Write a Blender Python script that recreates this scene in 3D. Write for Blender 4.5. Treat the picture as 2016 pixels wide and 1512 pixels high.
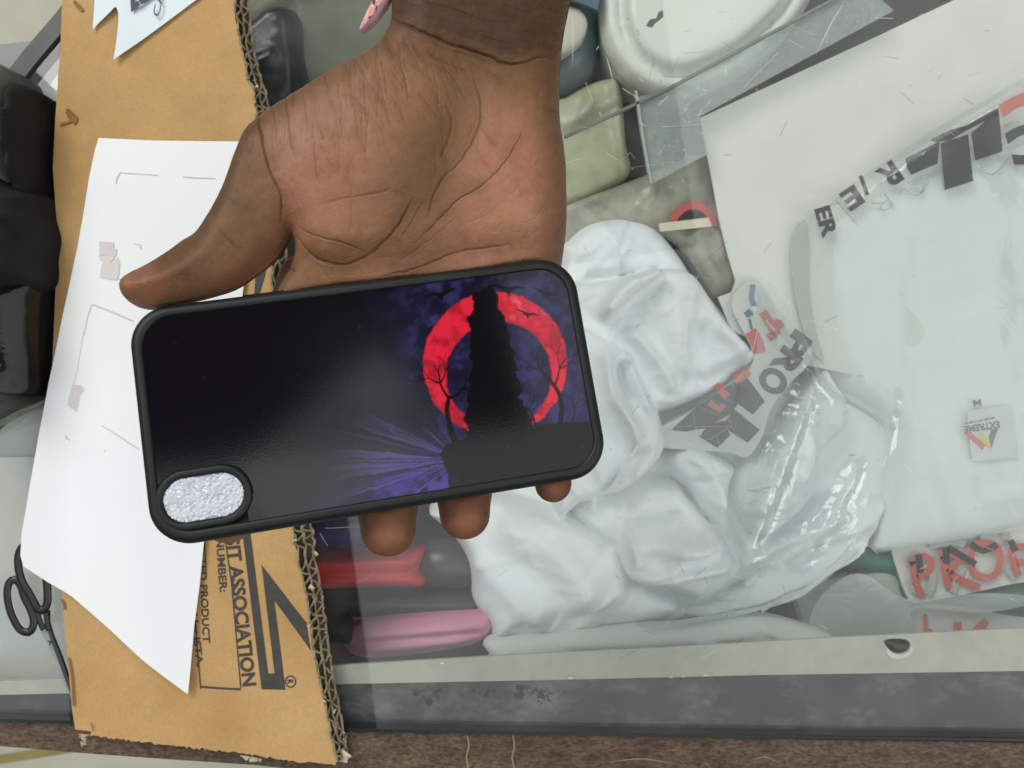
import bpy, math, random
import numpy as np
from mathutils import Vector, Matrix
from mathutils.geometry import delaunay_2d_cdt
random.seed(7); rng = np.random.default_rng(7)
S = bpy.context.scene
C = S.collection
for o in list(bpy.data.objects): bpy.data.objects.remove(o)

# ------------------------------------------------------------------ camera, light, exposure
H = 0.45; F = 1582.0
cd = bpy.data.cameras.new('camera'); cam = bpy.data.objects.new('camera', cd); C.objects.link(cam)
cam.location = (0, 0, H); cd.sensor_width = 36; cd.lens = 36*F/2016; cd.clip_start = 0.01; cd.clip_end = 50
cd.dof.use_dof = True; cd.dof.focus_distance = 0.315; cd.dof.aperture_fstop = 24
S.camera = cam
S.render.resolution_x = 1024; S.render.resolution_y = 768
S.view_settings.view_transform = 'Standard'; S.view_settings.look = 'None'
S.view_settings.exposure = 0.0; S.view_settings.gamma = 1
w = bpy.data.worlds.new('World'); S.world = w; w.use_nodes = True
w.node_tree.nodes['Background'].inputs[0].default_value = (0.98, 1.0, 0.985, 1)
w.node_tree.nodes['Background'].inputs[1].default_value = 0.09
S.cycles.transparent_max_bounces = 24; S.cycles.max_bounces = 10
def area(name, loc, aim, sx, sy, rad, col, spin=0):
    l = bpy.data.lights.new(name, 'AREA'); l.shape = 'RECTANGLE'; l.size = sx; l.size_y = sy
    l.energy = rad*math.pi*sx*sy; l.color = col
    o = bpy.data.objects.new(name, l); C.objects.link(o); o.location = loc
    d = Vector(aim)-Vector(loc); o.rotation_euler = d.to_track_quat('-Z', 'Y').to_euler(); return o
LR = math.radians(8)
a1 = area('overhead_panel', (0.70, -0.52, 2.0), (0.70, -0.52, 0), 2.35, 1.9, 1.12, (0.985, 1.0, 0.985)); a1.rotation_euler = (0, 0, LR)
a5 = area('overhead_panel', (1.0556, 1.171, 2.0), (1.0556, 1.171, 0), 1.175, 1.35, 1.12, (0.985, 1.0, 0.985)); a5.rotation_euler = (0, 0, LR)
sheen_panel = area('overhead_panel', (0.045, 0.345, 1.98), (0.045, 0.345, 0), 0.52, 0.26, 0.9, (0.985, 1.0, 0.985)); sheen_panel.rotation_euler = (0, 0, math.radians(42.6))  # added panel, angled only to lay a sheen on the case picture
a2 = area('overhead_panel', (-2.2, 0.0, 2.0), (-2.2, 0, 0), 1.7, 3.0, 1.3, (0.95, 1.0, 1.0)); a2.rotation_euler = (0, 0, 0)
a3 = area('side_fill', (-1.25, 1.75, 1.9), (0, 0, 0.0), 1.4, 1.4, 8.6, (1.0, 0.99, 0.96))  # unseen light from upper left, strengthened to lift overall brightness
a4 = area('side_fill', (2.7, -0.9, 1.7), (0.1, 0, 0.0), 1.4, 1.4, 4.6, (0.99, 1.0, 0.985))  # added fill from the lower right to brighten, no window there

# ------------------------------------------------------------------ helpers
def P(px, py, z): return np.array([(px-1008)/F*(H-z), (756-py)/F*(H-z), z])
def px2(pts, z):
    a = np.asarray(pts, float); return np.stack([(a[:,0]-1008)/F*(H-z), (756-a[:,1])/F*(H-z)], 1)
def lin(r, g, b):
    f = lambda c: (c/255/12.92 if c/255 <= .04045 else ((c/255+.055)/1.055)**2.4)
    return (f(r), f(g), f(b))
def link(name, verts, faces, m, parent=None, smooth=False, origin=None, mats=None, midx=None):
    v = np.asarray(verts, float)
    if origin is None:
        origin = np.array([(v[:,0].min()+v[:,0].max())/2, (v[:,1].min()+v[:,1].max())/2, v[:,2].min()])
        if parent is not None: origin = np.array(parent.get('_o', origin))
    me = bpy.data.meshes.new(name); me.from_pydata((v-origin).tolist(), [], [list(map(int, f)) for f in faces]); me.update()
    for mm in (mats or [m]): me.materials.append(mm)
    if midx is not None: me.polygons.foreach_set('material_index', np.asarray(midx, np.int32))
    if smooth: me.polygons.foreach_set('use_smooth', np.ones(len(me.polygons), bool))
    o = bpy.data.objects.new(name, me); C.objects.link(o)
    if parent is not None:
        o.parent = parent; po = np.array(parent.get('_o', (0, 0, 0))); o.location = origin-po
    else: o.location = origin
    o['_o'] = [float(q) for q in origin]
    return o
def tag(o, label=None, cat=None, group=None, kind=None):
    if label: o['label'] = label
    if cat: o['category'] = cat
    if group: o['group'] = group
    if kind: o['kind'] = kind
    return o
def empty(name, loc, label, cat, group=None):
    o = bpy.data.objects.new(name, None); C.objects.link(o); o.location = loc; o.empty_display_size = .01
    o['_o'] = [float(q) for q in loc]
    return tag(o, label, cat, group)
def closed(pts, step):
    p = np.asarray(pts, float); out = []
    n = len(p)
    for i in range(n):
        a, b = p[i], p[(i+1) % n]; k = max(1, int(round(np.hypot(*(b-a))/step)))
        for j in range(k): out.append(a+(b-a)*j/k)
    return np.array(out)
def catmull(pts, step, close=True):
    p = np.asarray(pts, float); n = len(p); out = []
    rngi = range(n if close else n-1)
    for i in rngi:
        if close: p0, p1, p2, p3 = p[i-1], p[i], p[(i+1) % n], p[(i+2) % n]
        else: p0, p1, p2, p3 = p[max(i-1, 0)], p[i], p[i+1], p[min(i+2, n-1)]
        k = max(1, int(round(np.hypot(*(p2-p1))/step)))
        for j in range(k):
            t = j/k
            out.append(.5*((2*p1)+(-p0+p2)*t+(2*p0-5*p1+4*p2-p3)*t*t+(-p0+3*p1-3*p2+p3)*t**3))
    if not close: out.append(p[-1])
    return np.array(out)
def segdist(q, poly, close=True):
    """distance of points q (n,2) to a polyline, and the position along it 0..1"""
    poly = np.asarray(poly, float); m = len(poly); best = np.full(len(q), 1e18); tt = np.zeros(len(q))
    side = np.zeros(len(q)); K = m if close else m-1
    for i in range(K):
        a, b = poly[i], poly[(i+1) % m]; ab = b-a; L = ab@ab+1e-18
        t = np.clip(((q-a)@ab)/L, 0, 1); dv = q-a-t[:,None]*ab; d = (dv*dv).sum(1)
        s = d < best; best[s] = d[s]; tt[s] = (i+t[s])/K
        side[s] = np.sign(ab[0]*dv[s,1]-ab[1]*dv[s,0])
    return np.sqrt(best), tt, side
def inside(q, poly):
    poly = np.asarray(poly, float); r = np.zeros(len(q), bool); n = len(poly)
    for i in range(n):
        a, b = poly[i], poly[i-1]
        c = (a[1] > q[:,1]) != (b[1] > q[:,1])
        if a[1] != b[1]: r ^= c & (q[:,0] < (b[0]-a[0])*(q[:,1]-a[1])/(b[1]-a[1])+a[0])
    return r
_g = rng.random((64, 64))
def vnoise(x, y, sc, seed=0):
    x = np.asarray(x)/sc+seed*7.13; y = np.asarray(y)/sc+seed*3.71
    xi = np.floor(x).astype(int); yi = np.floor(y).astype(int); fx = x-xi; fy = y-yi
    fx = fx*fx*(3-2*fx); fy = fy*fy*(3-2*fy); g = lambda i, j: _g[i % 64, j % 64]
    return (g(xi, yi)*(1-fx)+g(xi+1, yi)*fx)*(1-fy)+(g(xi, yi+1)*(1-fx)+g(xi+1, yi+1)*fx)*fy*1.0
def fbm(x, y, sc, seed=0, o=4):
    r = 0; a = .5
    for k in range(o): r = r+a*vnoise(x, y, sc/2**k, seed+k); a *= .5
    return r
def tri(outline, step, hole=None):
    b = outline; n = len(b)
    lo = b.min(0); hi = b.max(0)
    gx, gy = np.meshgrid(np.arange(lo[0], hi[0], step), np.arange(lo[1], hi[1], step*.866)); gx[1::2] += step/2
    g = np.stack([gx.ravel(), gy.ravel()], 1); g = g[inside(g, b)]
    if len(g): g = g[segdist(g, b)[0] > step*.55]
    pts = np.vstack([b, g]) if len(g) else b
    r = delaunay_2d_cdt([Vector(p) for p in pts], [], [list(range(n))], 1, 1e-7)
    return np.array([list(v) for v in r[0]]), [list(f) for f in r[2]], n
def slab(name, outline, z, thick, m, parent=None, step=12, hfun=None, smooth=True, curve=True, origin=None, flat_base=None):
    """a sheet or lump with the outline traced at height z; hfun(px, py, inner distance px) lifts its top"""
    b = catmull(outline, step) if curve else closed(outline, step)
    v, f, n = tri(b, step)
    d = segdist(v, b)[0]
    h = hfun(v[:,0], v[:,1], d) if hfun else np.zeros(len(v))
    w2 = px2(v, z); top = np.column_stack([w2, z+h])
    bz = (np.full(len(v), z-thick) if flat_base else z+h-thick)
    bot = np.column_stack([w2, bz]); N = len(v)
    fs = []
    for t in f:
        a, bb, c = v[t[0]], v[t[1]], v[t[2]]
        if (bb[0]-a[0])*(c[1]-a[1])-(bb[1]-a[1])*(c[0]-a[0]) > 0: t = t[::-1]
        fs.append(t); fs.append([q+N for q in t[::-1]])
    cnt = {}
    for t in fs[0::2]:
        for i in range(3):
            e = (t[i], t[(i+1) % 3]); cnt[e] = 1
    for (a, bb) in list(cnt):
        if (bb, a) not in cnt: fs.append([bb, a, a+N, bb+N])
    o = link(name, np.vstack([top, bot]), fs, m, parent, False, origin)
    if smooth and thick <= .003:
        bset = set()
        for (a, bb) in cnt:
            if (bb, a) not in cnt: bset.add((min(a, bb), max(a, bb))); bset.add((min(a, bb)+N, max(a, bb)+N))
        at = o.data.attributes.new('sharp_edge', 'BOOLEAN', 'EDGE')
        at.data.foreach_set('value', [tuple(sorted(e.vertices)) in bset for e in o.data.edges])
    if smooth:
        sm = np.ones(len(fs), bool); sm[2*len(f):] = False; o.data.polygons.foreach_set('use_smooth', sm)
    return o
# ---- folds for cloth: list of (kind, polyline px, amplitude m, width px)
def folds_h(fl, x, y):
    q = np.stack([x, y], 1); h = np.zeros(len(x))
    for kind, pl, amp, wd in fl:
        pl = catmull(pl, 25, False) if len(pl) > 2 else np.asarray(pl, float)
        d, t, s = segdist(q, pl, False); tap = np.clip(np.minimum(t, 1-t)*6, 0, 1)**.7
        if kind == 'r': h += amp*np.exp(-(d/wd)**2)*tap
        elif kind == 's':      # a step: high on the left of the line (image), low to its right
            sg = d*s; h += amp*(1/(1+np.exp(np.clip(sg/wd*3, -30, 30)))-.0)*np.exp(-(d/(wd*6))**2)*tap
    return h
# ---- materials
def mat(name, col, rough=.6, col2=None, scale=200, bump=0, bscale=600, spec=.5, metal=0, detail=4, lo=.35, hi=.65, stretch=None, fine=0, fscale=900, nrough=.5, **kw):
    m = bpy.data.materials.new(name); m.use_nodes = True; nt = m.node_tree; b = nt.nodes['Principled BSDF']
    b.inputs['Base Color'].default_value = (*col, 1); b.inputs['Roughness'].default_value = rough
    b.inputs['Specular IOR Level'].default_value = spec; b.inputs['Metallic'].default_value = metal
    tc = nt.nodes.new('ShaderNodeTexCoord'); vec = tc.outputs['Object']
    if stretch:
        mp = nt.nodes.new('ShaderNodeMapping'); mp.inputs['Scale'].default_value = stretch; nt.links.new(vec, mp.inputs[0]); vec = mp.outputs[0]
    if col2:
        n = nt.nodes.new('ShaderNodeTexNoise'); n.inputs['Scale'].default_value = scale; n.inputs['Detail'].default_value = detail; n.inputs['Roughness'].default_value = nrough
        nt.links.new(vec, n.inputs['Vector'])
        r = nt.nodes.new('ShaderNodeValToRGB'); r.color_ramp.elements[0].position = lo; r.color_ramp.elements[1].position = hi
        r.color_ramp.elements[0].color = (*col, 1); r.color_ramp.elements[1].color = (*col2, 1)
        nt.links.new(n.outputs['Fac'], r.inputs[0]); nt.links.new(r.outputs[0], b.inputs['Base Color'])
        if fine:
            n2 = nt.nodes.new('ShaderNodeTexNoise'); n2.inputs['Scale'].default_value = fscale; n2.inputs['Detail'].default_value = 6; n2.inputs['Roughness'].default_value = .65; nt.links.new(vec, n2.inputs['Vector'])
            mr = nt.nodes.new('ShaderNodeMapRange'); mr.inputs['From Min'].default_value = .3; mr.inputs['From Max'].default_value = .7; mr.inputs['To Min'].default_value = 1-fine; mr.inputs['To Max'].default_value = 1+fine*.6; nt.links.new(n2.outputs['Fac'], mr.inputs[0])
            mx = nt.nodes.new('ShaderNodeVectorMath'); mx.operation = 'SCALE'; nt.links.new(r.outputs[0], mx.inputs[0]); nt.links.new(mr.outputs[0], mx.inputs['Scale']); nt.links.new(mx.outputs[0], b.inputs['Base Color'])
    if bump:
        n = nt.nodes.new('ShaderNodeTexNoise'); n.inputs['Scale'].default_value = bscale; n.inputs['Detail'].default_value = 5
        nt.links.new(vec, n.inputs['Vector'])
        bp = nt.nodes.new('ShaderNodeBump'); bp.inputs['Strength'].default_value = bump; bp.inputs['Distance'].default_value = .0006
        nt.links.new(n.outputs['Fac'], bp.inputs['Height']); nt.links.new(bp.outputs[0], b.inputs['Normal'])
    for k, v in kw.items(): b.inputs[k.replace('_', ' ')].default_value = v
    return m
def film_mat(name, col, opacity, rough=.08, gloss=1.0, bump=.5, bscale=120):
    """clear plastic: mostly transparent, a little milky, with glints"""
    m = bpy.data.materials.new(name); m.use_nodes = True; nt = m.node_tree; nt.nodes.clear(); N = nt.nodes.new; L = nt.links.new
    out = N('ShaderNodeOutputMaterial'); tr = N('ShaderNodeBsdfTransparent'); tr.inputs[0].default_value = (*col, 1)
    df = N('ShaderNodeBsdfDiffuse'); df.inputs[0].default_value = (.75, .8, .78, 1)
    gl = N('ShaderNodeBsdfGlossy'); gl.inputs['Roughness'].default_value = rough
    tc = N('ShaderNodeTexCoord'); nz = N('ShaderNodeTexNoise'); nz.inputs['Scale'].default_value = bscale; nz.inputs['Detail'].default_value = 3
    nz.inputs['Distortion'].default_value = 1.5; L(tc.outputs['Object'], nz.inputs['Vector'])
    bp = N('ShaderNodeBump'); bp.inputs['Strength'].default_value = bump; bp.inputs['Distance'].default_value = .004
    L(nz.outputs['Fac'], bp.inputs['Height']); L(bp.outputs[0], gl.inputs['Normal'])
    fr = N('ShaderNodeLayerWeight'); fr.inputs['Blend'].default_value = .25
    mm = N('ShaderNodeMapRange'); mm.inputs['To Min'].default_value = .035*gloss; mm.inputs['To Max'].default_value = .35*gloss; L(fr.outputs['Facing'], mm.inputs[0])
    m1 = N('ShaderNodeMixShader'); m1.inputs[0].default_value = opacity; L(tr.outputs[0], m1.inputs[1]); L(df.outputs[0], m1.inputs[2])
    m2 = N('ShaderNodeMixShader'); L(mm.outputs[0], m2.inputs[0]); L(m1.outputs[0], m2.inputs[1]); L(gl.outputs[0], m2.inputs[2])
    L(m2.outputs[0], out.inputs[0]); return m
# ---- lettering: flat outlines of the built-in font laid on height z
def text_shape(s, bold=0.0):
    cu = bpy.data.curves.new('t', 'FONT'); cu.body = s; cu.size = 1; cu.offset = bold; cu.resolution_u = 4; cu.fill_mode = 'FRONT'
    o = bpy.data.objects.new('t', cu); C.objects.link(o)
    me = bpy.data.meshes.new_from_object(o.evaluated_get(bpy.context.evaluated_depsgraph_get()))
    v = np.array([list(q.co) for q in me.vertices])[:, :2]; f = [list(p.vertices) for p in me.polygons]
    bpy.data.objects.remove(o); bpy.data.meshes.remove(me); bpy.data.curves.remove(cu); return v, f
class Marks:
    """flat ink shapes gathered for one part"""
    def __init__(s, zf): s.v = []; s.f = []; s.n = 0; s.zf = zf; s.parts = []
    def add(s, vpx, faces):
        vpx = np.asarray(vpx, float); f0 = len(s.f)
        z = s.zf(vpx[:,0], vpx[:,1]) if callable(s.zf) else np.full(len(vpx), s.zf)
        s.v.append(np.column_stack([(vpx[:,0]-1008)/F*(H-z), (756-vpx[:,1])/F*(H-z), z]))
        for f in faces:
            p = vpx[f]; ar = sum(p[i][0]*p[(i+1) % len(p)][1]-p[(i+1) % len(p)][0]*p[i][1] for i in range(len(p)))
            s.f.append([q+s.n for q in (f[::-1] if ar > 0 else f)])
        s.parts.append((s.v[-1], [[q-s.n for q in f] for f in s.f[f0:]])); s.n += len(vpx)
    def each(s, name, m, parent):
        for v, f in s.parts: link(name, v, f, m, parent)
    def text(s, t, a, b, cap, bold=.02, bend=None, slant=0):
        """from pixel a to pixel b (baseline), cap height in pixels"""
        v, f = text_shape(t, bold); a = np.array(a, float); b = np.array(b, float)
        x0, x1 = v[:,0].min(), v[:,0].max(); L = np.hypot(*(b-a)); d = (b-a)/L; up = np.array([d[1], -d[0]])
        X = (v[:,0]-x0)/(x1-x0)*L; Y = v[:,1]/.72*cap
        X = X+slant*Y; off = (bend*(4*(X/L)*(1-X/L)) if bend else 0)
        s.add(a+X[:,None]*d+(Y+off)[:,None]*up, f)
    def poly(s, pts, step=30):
        v, f, n = tri(closed(pts, step), step); s.add(v, f)
    def line(s, pts, wd, taper=False, smooth=True):
        p = catmull(pts, 12, False) if (smooth and len(pts) > 2) else np.asarray(pts, float)
        t = np.gradient(p, axis=0); t /= np.linalg.norm(t, axis=1)[:,None]+1e-9; nn = np.stack([-t[:,1], t[:,0]], 1)
        k = len(p); ww = np.full(k, wd/2)
        if taper: ww = ww*np.clip(np.minimum(np.arange(k), np.arange(k)[::-1])/max(1, k*.3), .25, 1)
        v = np.vstack([p+nn*ww[:,None], p-nn*ww[:,None]])
        s.add(v, [[i, i+1, k+i+1, k+i] for i in range(k-1)])
    def build(s, name, m, parent):
        return link(name, np.vstack(s.v), s.f, m, parent)
def box_bar(name, pts, wd, z, th, m, parent=None):
    """a bar following pixel points at height z"""
    M = Marks(z); M.line(pts, wd, smooth=False); v = np.vstack(M.v); n = len(v); k = n//2
    b = v.copy(); b[:,2] -= th; fs = list(M.f)+[[q+n for q in f[::-1]] for f in M.f]
    ring = list(range(k))+list(range(n-1, k-1, -1))
    for i in range(len(ring)):
        a, c = ring[i], ring[(i+1) % len(ring)]; fs.append([a, c, c+n, a+n])
    return link(name, np.vstack([v, b]), fs, m, parent)

# ------------------------------------------------------------------ floor and display counter
M_floor = mat('floor_concrete', lin(212,209,190), .7, lin(196,194,178), 6, .1, 60)
fl = link('floor', [(-4,-4,-.9),(4,-4,-.9),(4,4,-.9),(-4,4,-.9)], [[0,1,2,3]], M_floor); tag(fl, kind='structure')
M_yel = mat('floor_yellow_paint', lin(170,150,85), .6, lin(150,138,90), 30)
q = px2([(-60,1497),(85,1474),(150,1479),(-60,1512)], -.896)
ln = link('floor_line', [(*p, -.896) for p in q], [[3,2,1,0]], M_yel)
tag(ln, kind='structure')

ctr = empty('display_counter', (0, 0, -.24), 'glass topped display counter with cream rail and brown front board', 'counter')
def glass_material():
    m = bpy.data.materials.new('counter_glass'); m.use_nodes = True; nt = m.node_tree; nt.nodes.clear(); N = nt.nodes.new; L = nt.links.new
    out = N('ShaderNodeOutputMaterial'); tr = N('ShaderNodeBsdfTransparent'); tr.inputs[0].default_value = (.972, .980, .977, 1)
    gl = N('ShaderNodeBsdfGlossy'); gl.inputs['Roughness'].default_value = .012
    lw = N('ShaderNodeLayerWeight'); pw = N('ShaderNodeMath'); pw.operation = 'POWER'; pw.inputs[1].default_value = 5; L(lw.outputs['Facing'], pw.inputs[0])
    fr = N('ShaderNodeMapRange'); fr.inputs['To Min'].default_value = .04; fr.inputs['To Max'].default_value = 1; L(pw.outputs[0], fr.inputs[0])
    mx = N('ShaderNodeMixShader'); L(fr.outputs[0], mx.inputs[0]); L(tr.outputs[0], mx.inputs[1]); L(gl.outputs[0], mx.inputs[2])
    # a thin film of dust
    df = N('ShaderNodeBsdfDiffuse'); df.inputs[0].default_value = (.7, .72, .68, 1)
    tc = N('ShaderNodeTexCoord'); nz = N('ShaderNodeTexNoise'); nz.inputs['Scale'].default_value = 22; nz.inputs['Detail'].default_value = 6
    L(tc.outputs['Object'], nz.inputs['Vector'])
    mr = N('ShaderNodeMapRange'); mr.inputs['From Min'].default_value = .45; mr.inputs['From Max'].default_value = .8; mr.inputs['To Max'].default_value = .05
    L(nz.outputs['Fac'], mr.inputs[0]); m2 = N('ShaderNodeMixShader'); L(mr.outputs[0], m2.inputs[0]); L(mx.outputs[0], m2.inputs[1]); L(df.outputs[0], m2.inputs[2])
    L(m2.outputs[0], out.inputs[0]); return m
M_glass = glass_material()
M_scr = mat('scratch_white', lin(215,220,210), .5)
M_scrd = mat('scratch_dark', lin(95,100,92), .6)
M_dark = mat('dark_interior', lin(64,60,58), .8, lin(40,38,37), 14)
M_rail = mat('rail_cream_paint', lin(182,181,166), .5, lin(164,165,152), 30, .15, 300, nrough=.65, detail=8, fine=.05, fscale=300)
M_band = mat('grimy_black_paint', lin(40,42,46), .55, lin(120,122,124), 45, .04, 300, stretch=(.6,1,1), lo=.5, hi=.8, detail=12, nrough=.72, fine=.25, fscale=500)
M_wood = mat('chipboard_brown', lin(118,97,77), .7, lin(74,57,45), 120, .9, 900, stretch=(.5, 1.1, 1), lo=.3, hi=.7, detail=10, nrough=.75, fine=.75, fscale=620)
# glass: top sheet 8 mm thick, its front edge just past the dark band
gout = [(123,22),(123,-420),(2600,-420),(2600,1462),(2016,1452),(1300,1444),(680,1434),(0,1415),(-600,1402),(-600,900),(35,135)]
gb = px2(gout, 0); nG = len(gb)
gv = [(x, y, 0) for x, y in gb]+[(x, y, -.008) for x, y in gb]
def flipcw(idx, pts):
    a = sum(pts[idx[i]][0]*pts[idx[(i+1) % len(idx)]][1]-pts[idx[(i+1) % len(idx)]][0]*pts[idx[i]][1] for i in range(len(idx)))
    return idx if a > 0 else idx[::-1]
tp = flipcw(list(range(nG)), gv); gf = [tp, [q+nG for q in tp[::-1]]]
gm = [0, 0]
# scratches and specks lie on the top sheet of the same pane
SW = Marks(.0003); SD = Marks(.0003)
def sc(M, pts, wd=1.6): M.line(pts, wd, taper=True)
for pts in [[(1126,25),(1128,75),(1127,128)],[(1193,110),(1200,132),(1207,162)],[(1345,210),(1388,183)],[(1300,250),(1375,245)],[(1380,247),(1432,247)],
            [(1400,500),(1414,516)],[(1464,172),(1530,105)],[(1545,45),(1605,70)],[(1606,108),(1640,40),(1665,0)],[(1630,60),(1627,86)],
            [(1487,608),(1530,623)],[(1498,617),(1484,680),(1458,740)],[(1458,740),(1440,760)],[(1364,795),(1440,830)],[(1364,795),(1372,870)],[(1326,830),(1322,862)],
            [(1435,822),(1445,850)],[(1275,839),(1440,840)],[(1385,870),(1440,840)],[(1450,850),(1465,875)],[(1410,860),(1420,885)],
            [(1434,1079),(1515,1068)],[(1480,1073),(1500,1069)],[(1370,840),(1384,920)],[(1325,880),(1336,903)],[(1181,531),(1227,598)],[(1260,620),(1300,650)],
            [(1385,130),(1475,60)],[(1240,300),(1250,312)],[(1275,560),(1310,590)],[(720,1085),(760,1040)],[(700,1150),(735,1130)],[(640,1040),(690,1038)],[(630,1050),(645,1075)],
            [(1335,225),(1350,240)],[(1650,290),(1700,320)],[(1700,195),(1726,208)],[(1500,770),(1488,800)],[(1985,300),(2016,290)],[(1870,260),(1895,278)],[(1880,255),(1892,270)],
            [(1560,930),(1600,945)],[(1205,980),(1203,1010)],[(1099,990),(1097,1022)],[(970,1120),(975,1170)],[(1140,250),(1190,255)],[(1240,330),(1330,318)],[(1480,1010),(1516,1002)]]:
    SW.line(pts, rng.uniform(.9, 1.7), taper=True)
for pts in [[(1247,96),(1264,82)],[(1260,90),(1250,104)],[(1278,153),(1291,110)],[(1300,155),(1302,163)],[(1345,105),(1400,100)],[(1345,63),(1360,60)],[(1415,22),(1428,24)],
            [(1500,101),(1533,83)],[(1208,1130),(1220,1140)],[(1205,1175),(1218,1190)],[(1355,910),(1382,920)],[(1468,965),(1520,971)],[(1460,996),(1490,985)],[(1265,1240),(1290,1250)],
            [(1148,483),(1160,501)],[(1905,150),(1930,143)],[(1830,475),(1850,470)],[(980,1135),(1000,1120)],[(1150,1170),(1157,1178)],[(1335,1030),(1350,1026)],[(1140,880),(1128,900)]]:
    SD.line(pts, rng.uniform(1.2, 2.2), taper=True)
for k in range(260):
    x, y = rng.uniform(1135, 2016), rng.uniform(0, 1300); a = rng.choice([0.1, 1.0, 2.2, 2.6, .5])+rng.normal(0, .25); l = rng.exponential(13)+3
    (SW if rng.random() < .72 else SD).line([(x, y), (x+l*math.cos(a), y+l*math.sin(a))], rng.uniform(.4, .85), taper=False)
# grey sticker residue
SD.poly([(1272,50),(1280,38),(1292,36),(1296,24),(1305,20),(1306,33),(1296,42),(1290,46),(1284,54),(1276,53)], 8)
for Mk, mi in ((SW, 1), (SD, 2)):
    n0 = len(gv); gv += [tuple(p) for v in Mk.v for p in v]; gf += [[q+n0 for q in f] for f in Mk.f]; gm += [mi]*len(Mk.f)
link('glass_top', gv, gf, None, ctr, mats=[M_glass, M_scr, M_scrd], midx=gm)
slab('shelf', [(170,-560),(2800,-560),(2800,1390),(680,1400),(-700,1400),(-700,860),(64,112),(132,44)], -.17, .01, M_dark, ctr, step=300, curve=False, smooth=False)
slab('rail', [(-300,1346),(0,1341),(135,1336),(400,1324),(660,1310),(1000,1290),(1300,1275),(1650,1255),(2016,1237),(2500,1212),(2500,1312),(2016,1321),(1500,1329),(1120,1338),(660,1347),(133,1365),(0,1368),(-300,1372)], -.0085, .002, M_rail, ctr, step=40, curve=False, smooth=False)
slab('grimy_band', [(-300,1372),(0,1368.5),(133,1365.5),(660,1347.5),(1120,1338.5),(1500,1329.5),(2016,1321.5),(2500,1312.5),(2500,1475),(2016,1462),(1300,1452),(680,1440),(0,1420),(-300,1412)], -.010, .012, M_band, ctr, step=40, curve=False, smooth=False)
M_edge = mat('glass_edge_black', lin(16,18,18), .3)
box_bar('glass_edge', [(-600,1404),(0,1417.5),(680,1437.5),(1300,1447.5),(2016,1457),(2600,1466)], 7, -.0015, .008, M_edge, ctr)
slab('front_board', [(-300,1411),(0,1421),(680,1441),(1300,1451),(2016,1462),(2500,1468),(2500,1700),(1000,1560),(500,1506),(333,1495),(167,1483),(0,1469),(-300,1450)], -.004, .020, M_wood, ctr, step=40, curve=False, smooth=False)
CR = Marks(-.0036)
for x in (920, 1010): CR.line([(x,1448),(x+3,1470),(x-2,1490),(x+2,1512),(x,1530)], 3.5)
for x0, x1, y in ((1200,1330,1500),(1480,1530,1496),(1380,1400,1508)): CR.line([(x0,y),((x0+x1)/2,y-6),(x1,y+4)], 3, taper=True)
CR.each('board_crack', mat('crack_tan', lin(150,128,98), .8), ctr)
# dark specks of mould on the grimy band
SP = Marks(-.0097)
for k in range(150):
    x = rng.choice([850,935,1040,1070])+rng.normal(0, 26); y = 1366+rng.normal(0, 8); r = rng.exponential(1.5)+.6
    SP.poly([(x+r*math.cos(t)*rng.uniform(.6,1.4), y+r*math.sin(t)*rng.uniform(.6,1.4)) for t in (0,1.2,2.5,3.7,5)], 6)
SP.build('mould_specks', mat('mould_black', lin(22,24,24), .9), ctr)['kind'] = 'stuff'
# chips of white paint at the lower rail edge
CH = Marks(-.0075)
for x, y, r in ((1122,1335,5),(1388,1330,4),(1320,1333,3),(1345,1332,2.5),(870,1306,4)):
    CH.poly([(x-r,y+1),(x-r*.3,y-r*.6),(x+r,y-r*.2),(x+r*1.7,y+1.5)], 8)
CH.each('paint_chip', mat('chip_white', lin(225,225,215), .7), ctr)
# dark rubber bolt in the rail
tm = Marks(0)
bz = -.008
bolt = slab('bolt', [(1741,1263),(1750,1259),(1770,1258),(1787,1261),(1792,1270),(1786,1280),(1770,1286),(1754,1282),(1746,1272)], bz, .004, mat('bolt_dark', lin(58,52,48), .45, lin(30,28,27), 300), ctr, step=5, hfun=lambda x, y, d: .0025*np.clip(d/6, 0, 1))
slab('bolt_washer', [(1748,1275),(1756,1285),(1772,1289),(1788,1283),(1794,1272),(1797,1280),(1790,1290),(1770,1297),(1754,1294),(1746,1284)], bz-.0002, .002, mat('washer_white', lin(205,205,192), .6), ctr, step=5)
# metal trim on the far edge
M_trim = mat('trim_grey', lin(84,86,84), .5, lin(70,72,70), 60)
box_bar('metal_trim', [(-90,296),(36,140),(62,107),(123,36),(400,-330)], 34, .002, .012, M_trim, ctr)

# ------------------------------------------------------------------ things inside the counter
M_cloth = mat('white_cotton', lin(240,243,242), .9, lin(228,235,239), 9, .25, 1400, Subsurface_Weight=0.0)
M_clothn = mat('neutral_white_cotton', lin(238,241,239), .9, lin(230,236,233), 12, .25, 1400, fine=.03)
M_clothb = mat('bluish_white_cotton', lin(238,243,248), .9, lin(230,237,243), 40, .25, 1400)
M_card = mat('white_card', lin(222,224,218), .6, lin(214,217,210), 20)
def nz(a, sc_, seed): return lambda x, y: a*(fbm(x, y, sc_, seed)-.5)
sh_ = 0
def lump(name, outline, z, edge, ew, fl, m, label, cat, namp=.002, nsc=120, seed=1, step=9, group=None, parent=None, thick=.012):
    par = parent
    def hf(x, y, d):
        return edge*(1-np.exp(-d/ew))+(1.7 if parent is sh_ else 1)*folds_h(fl, x, y)+namp*(fbm(x, y, nsc, seed)-.5)*np.clip(d/20, 0, 1)
    o = slab(name, outline, z, thick, m, parent, step, hf, flat_base=True)
    if label: tag(o, label, cat, group)
    return o
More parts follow.
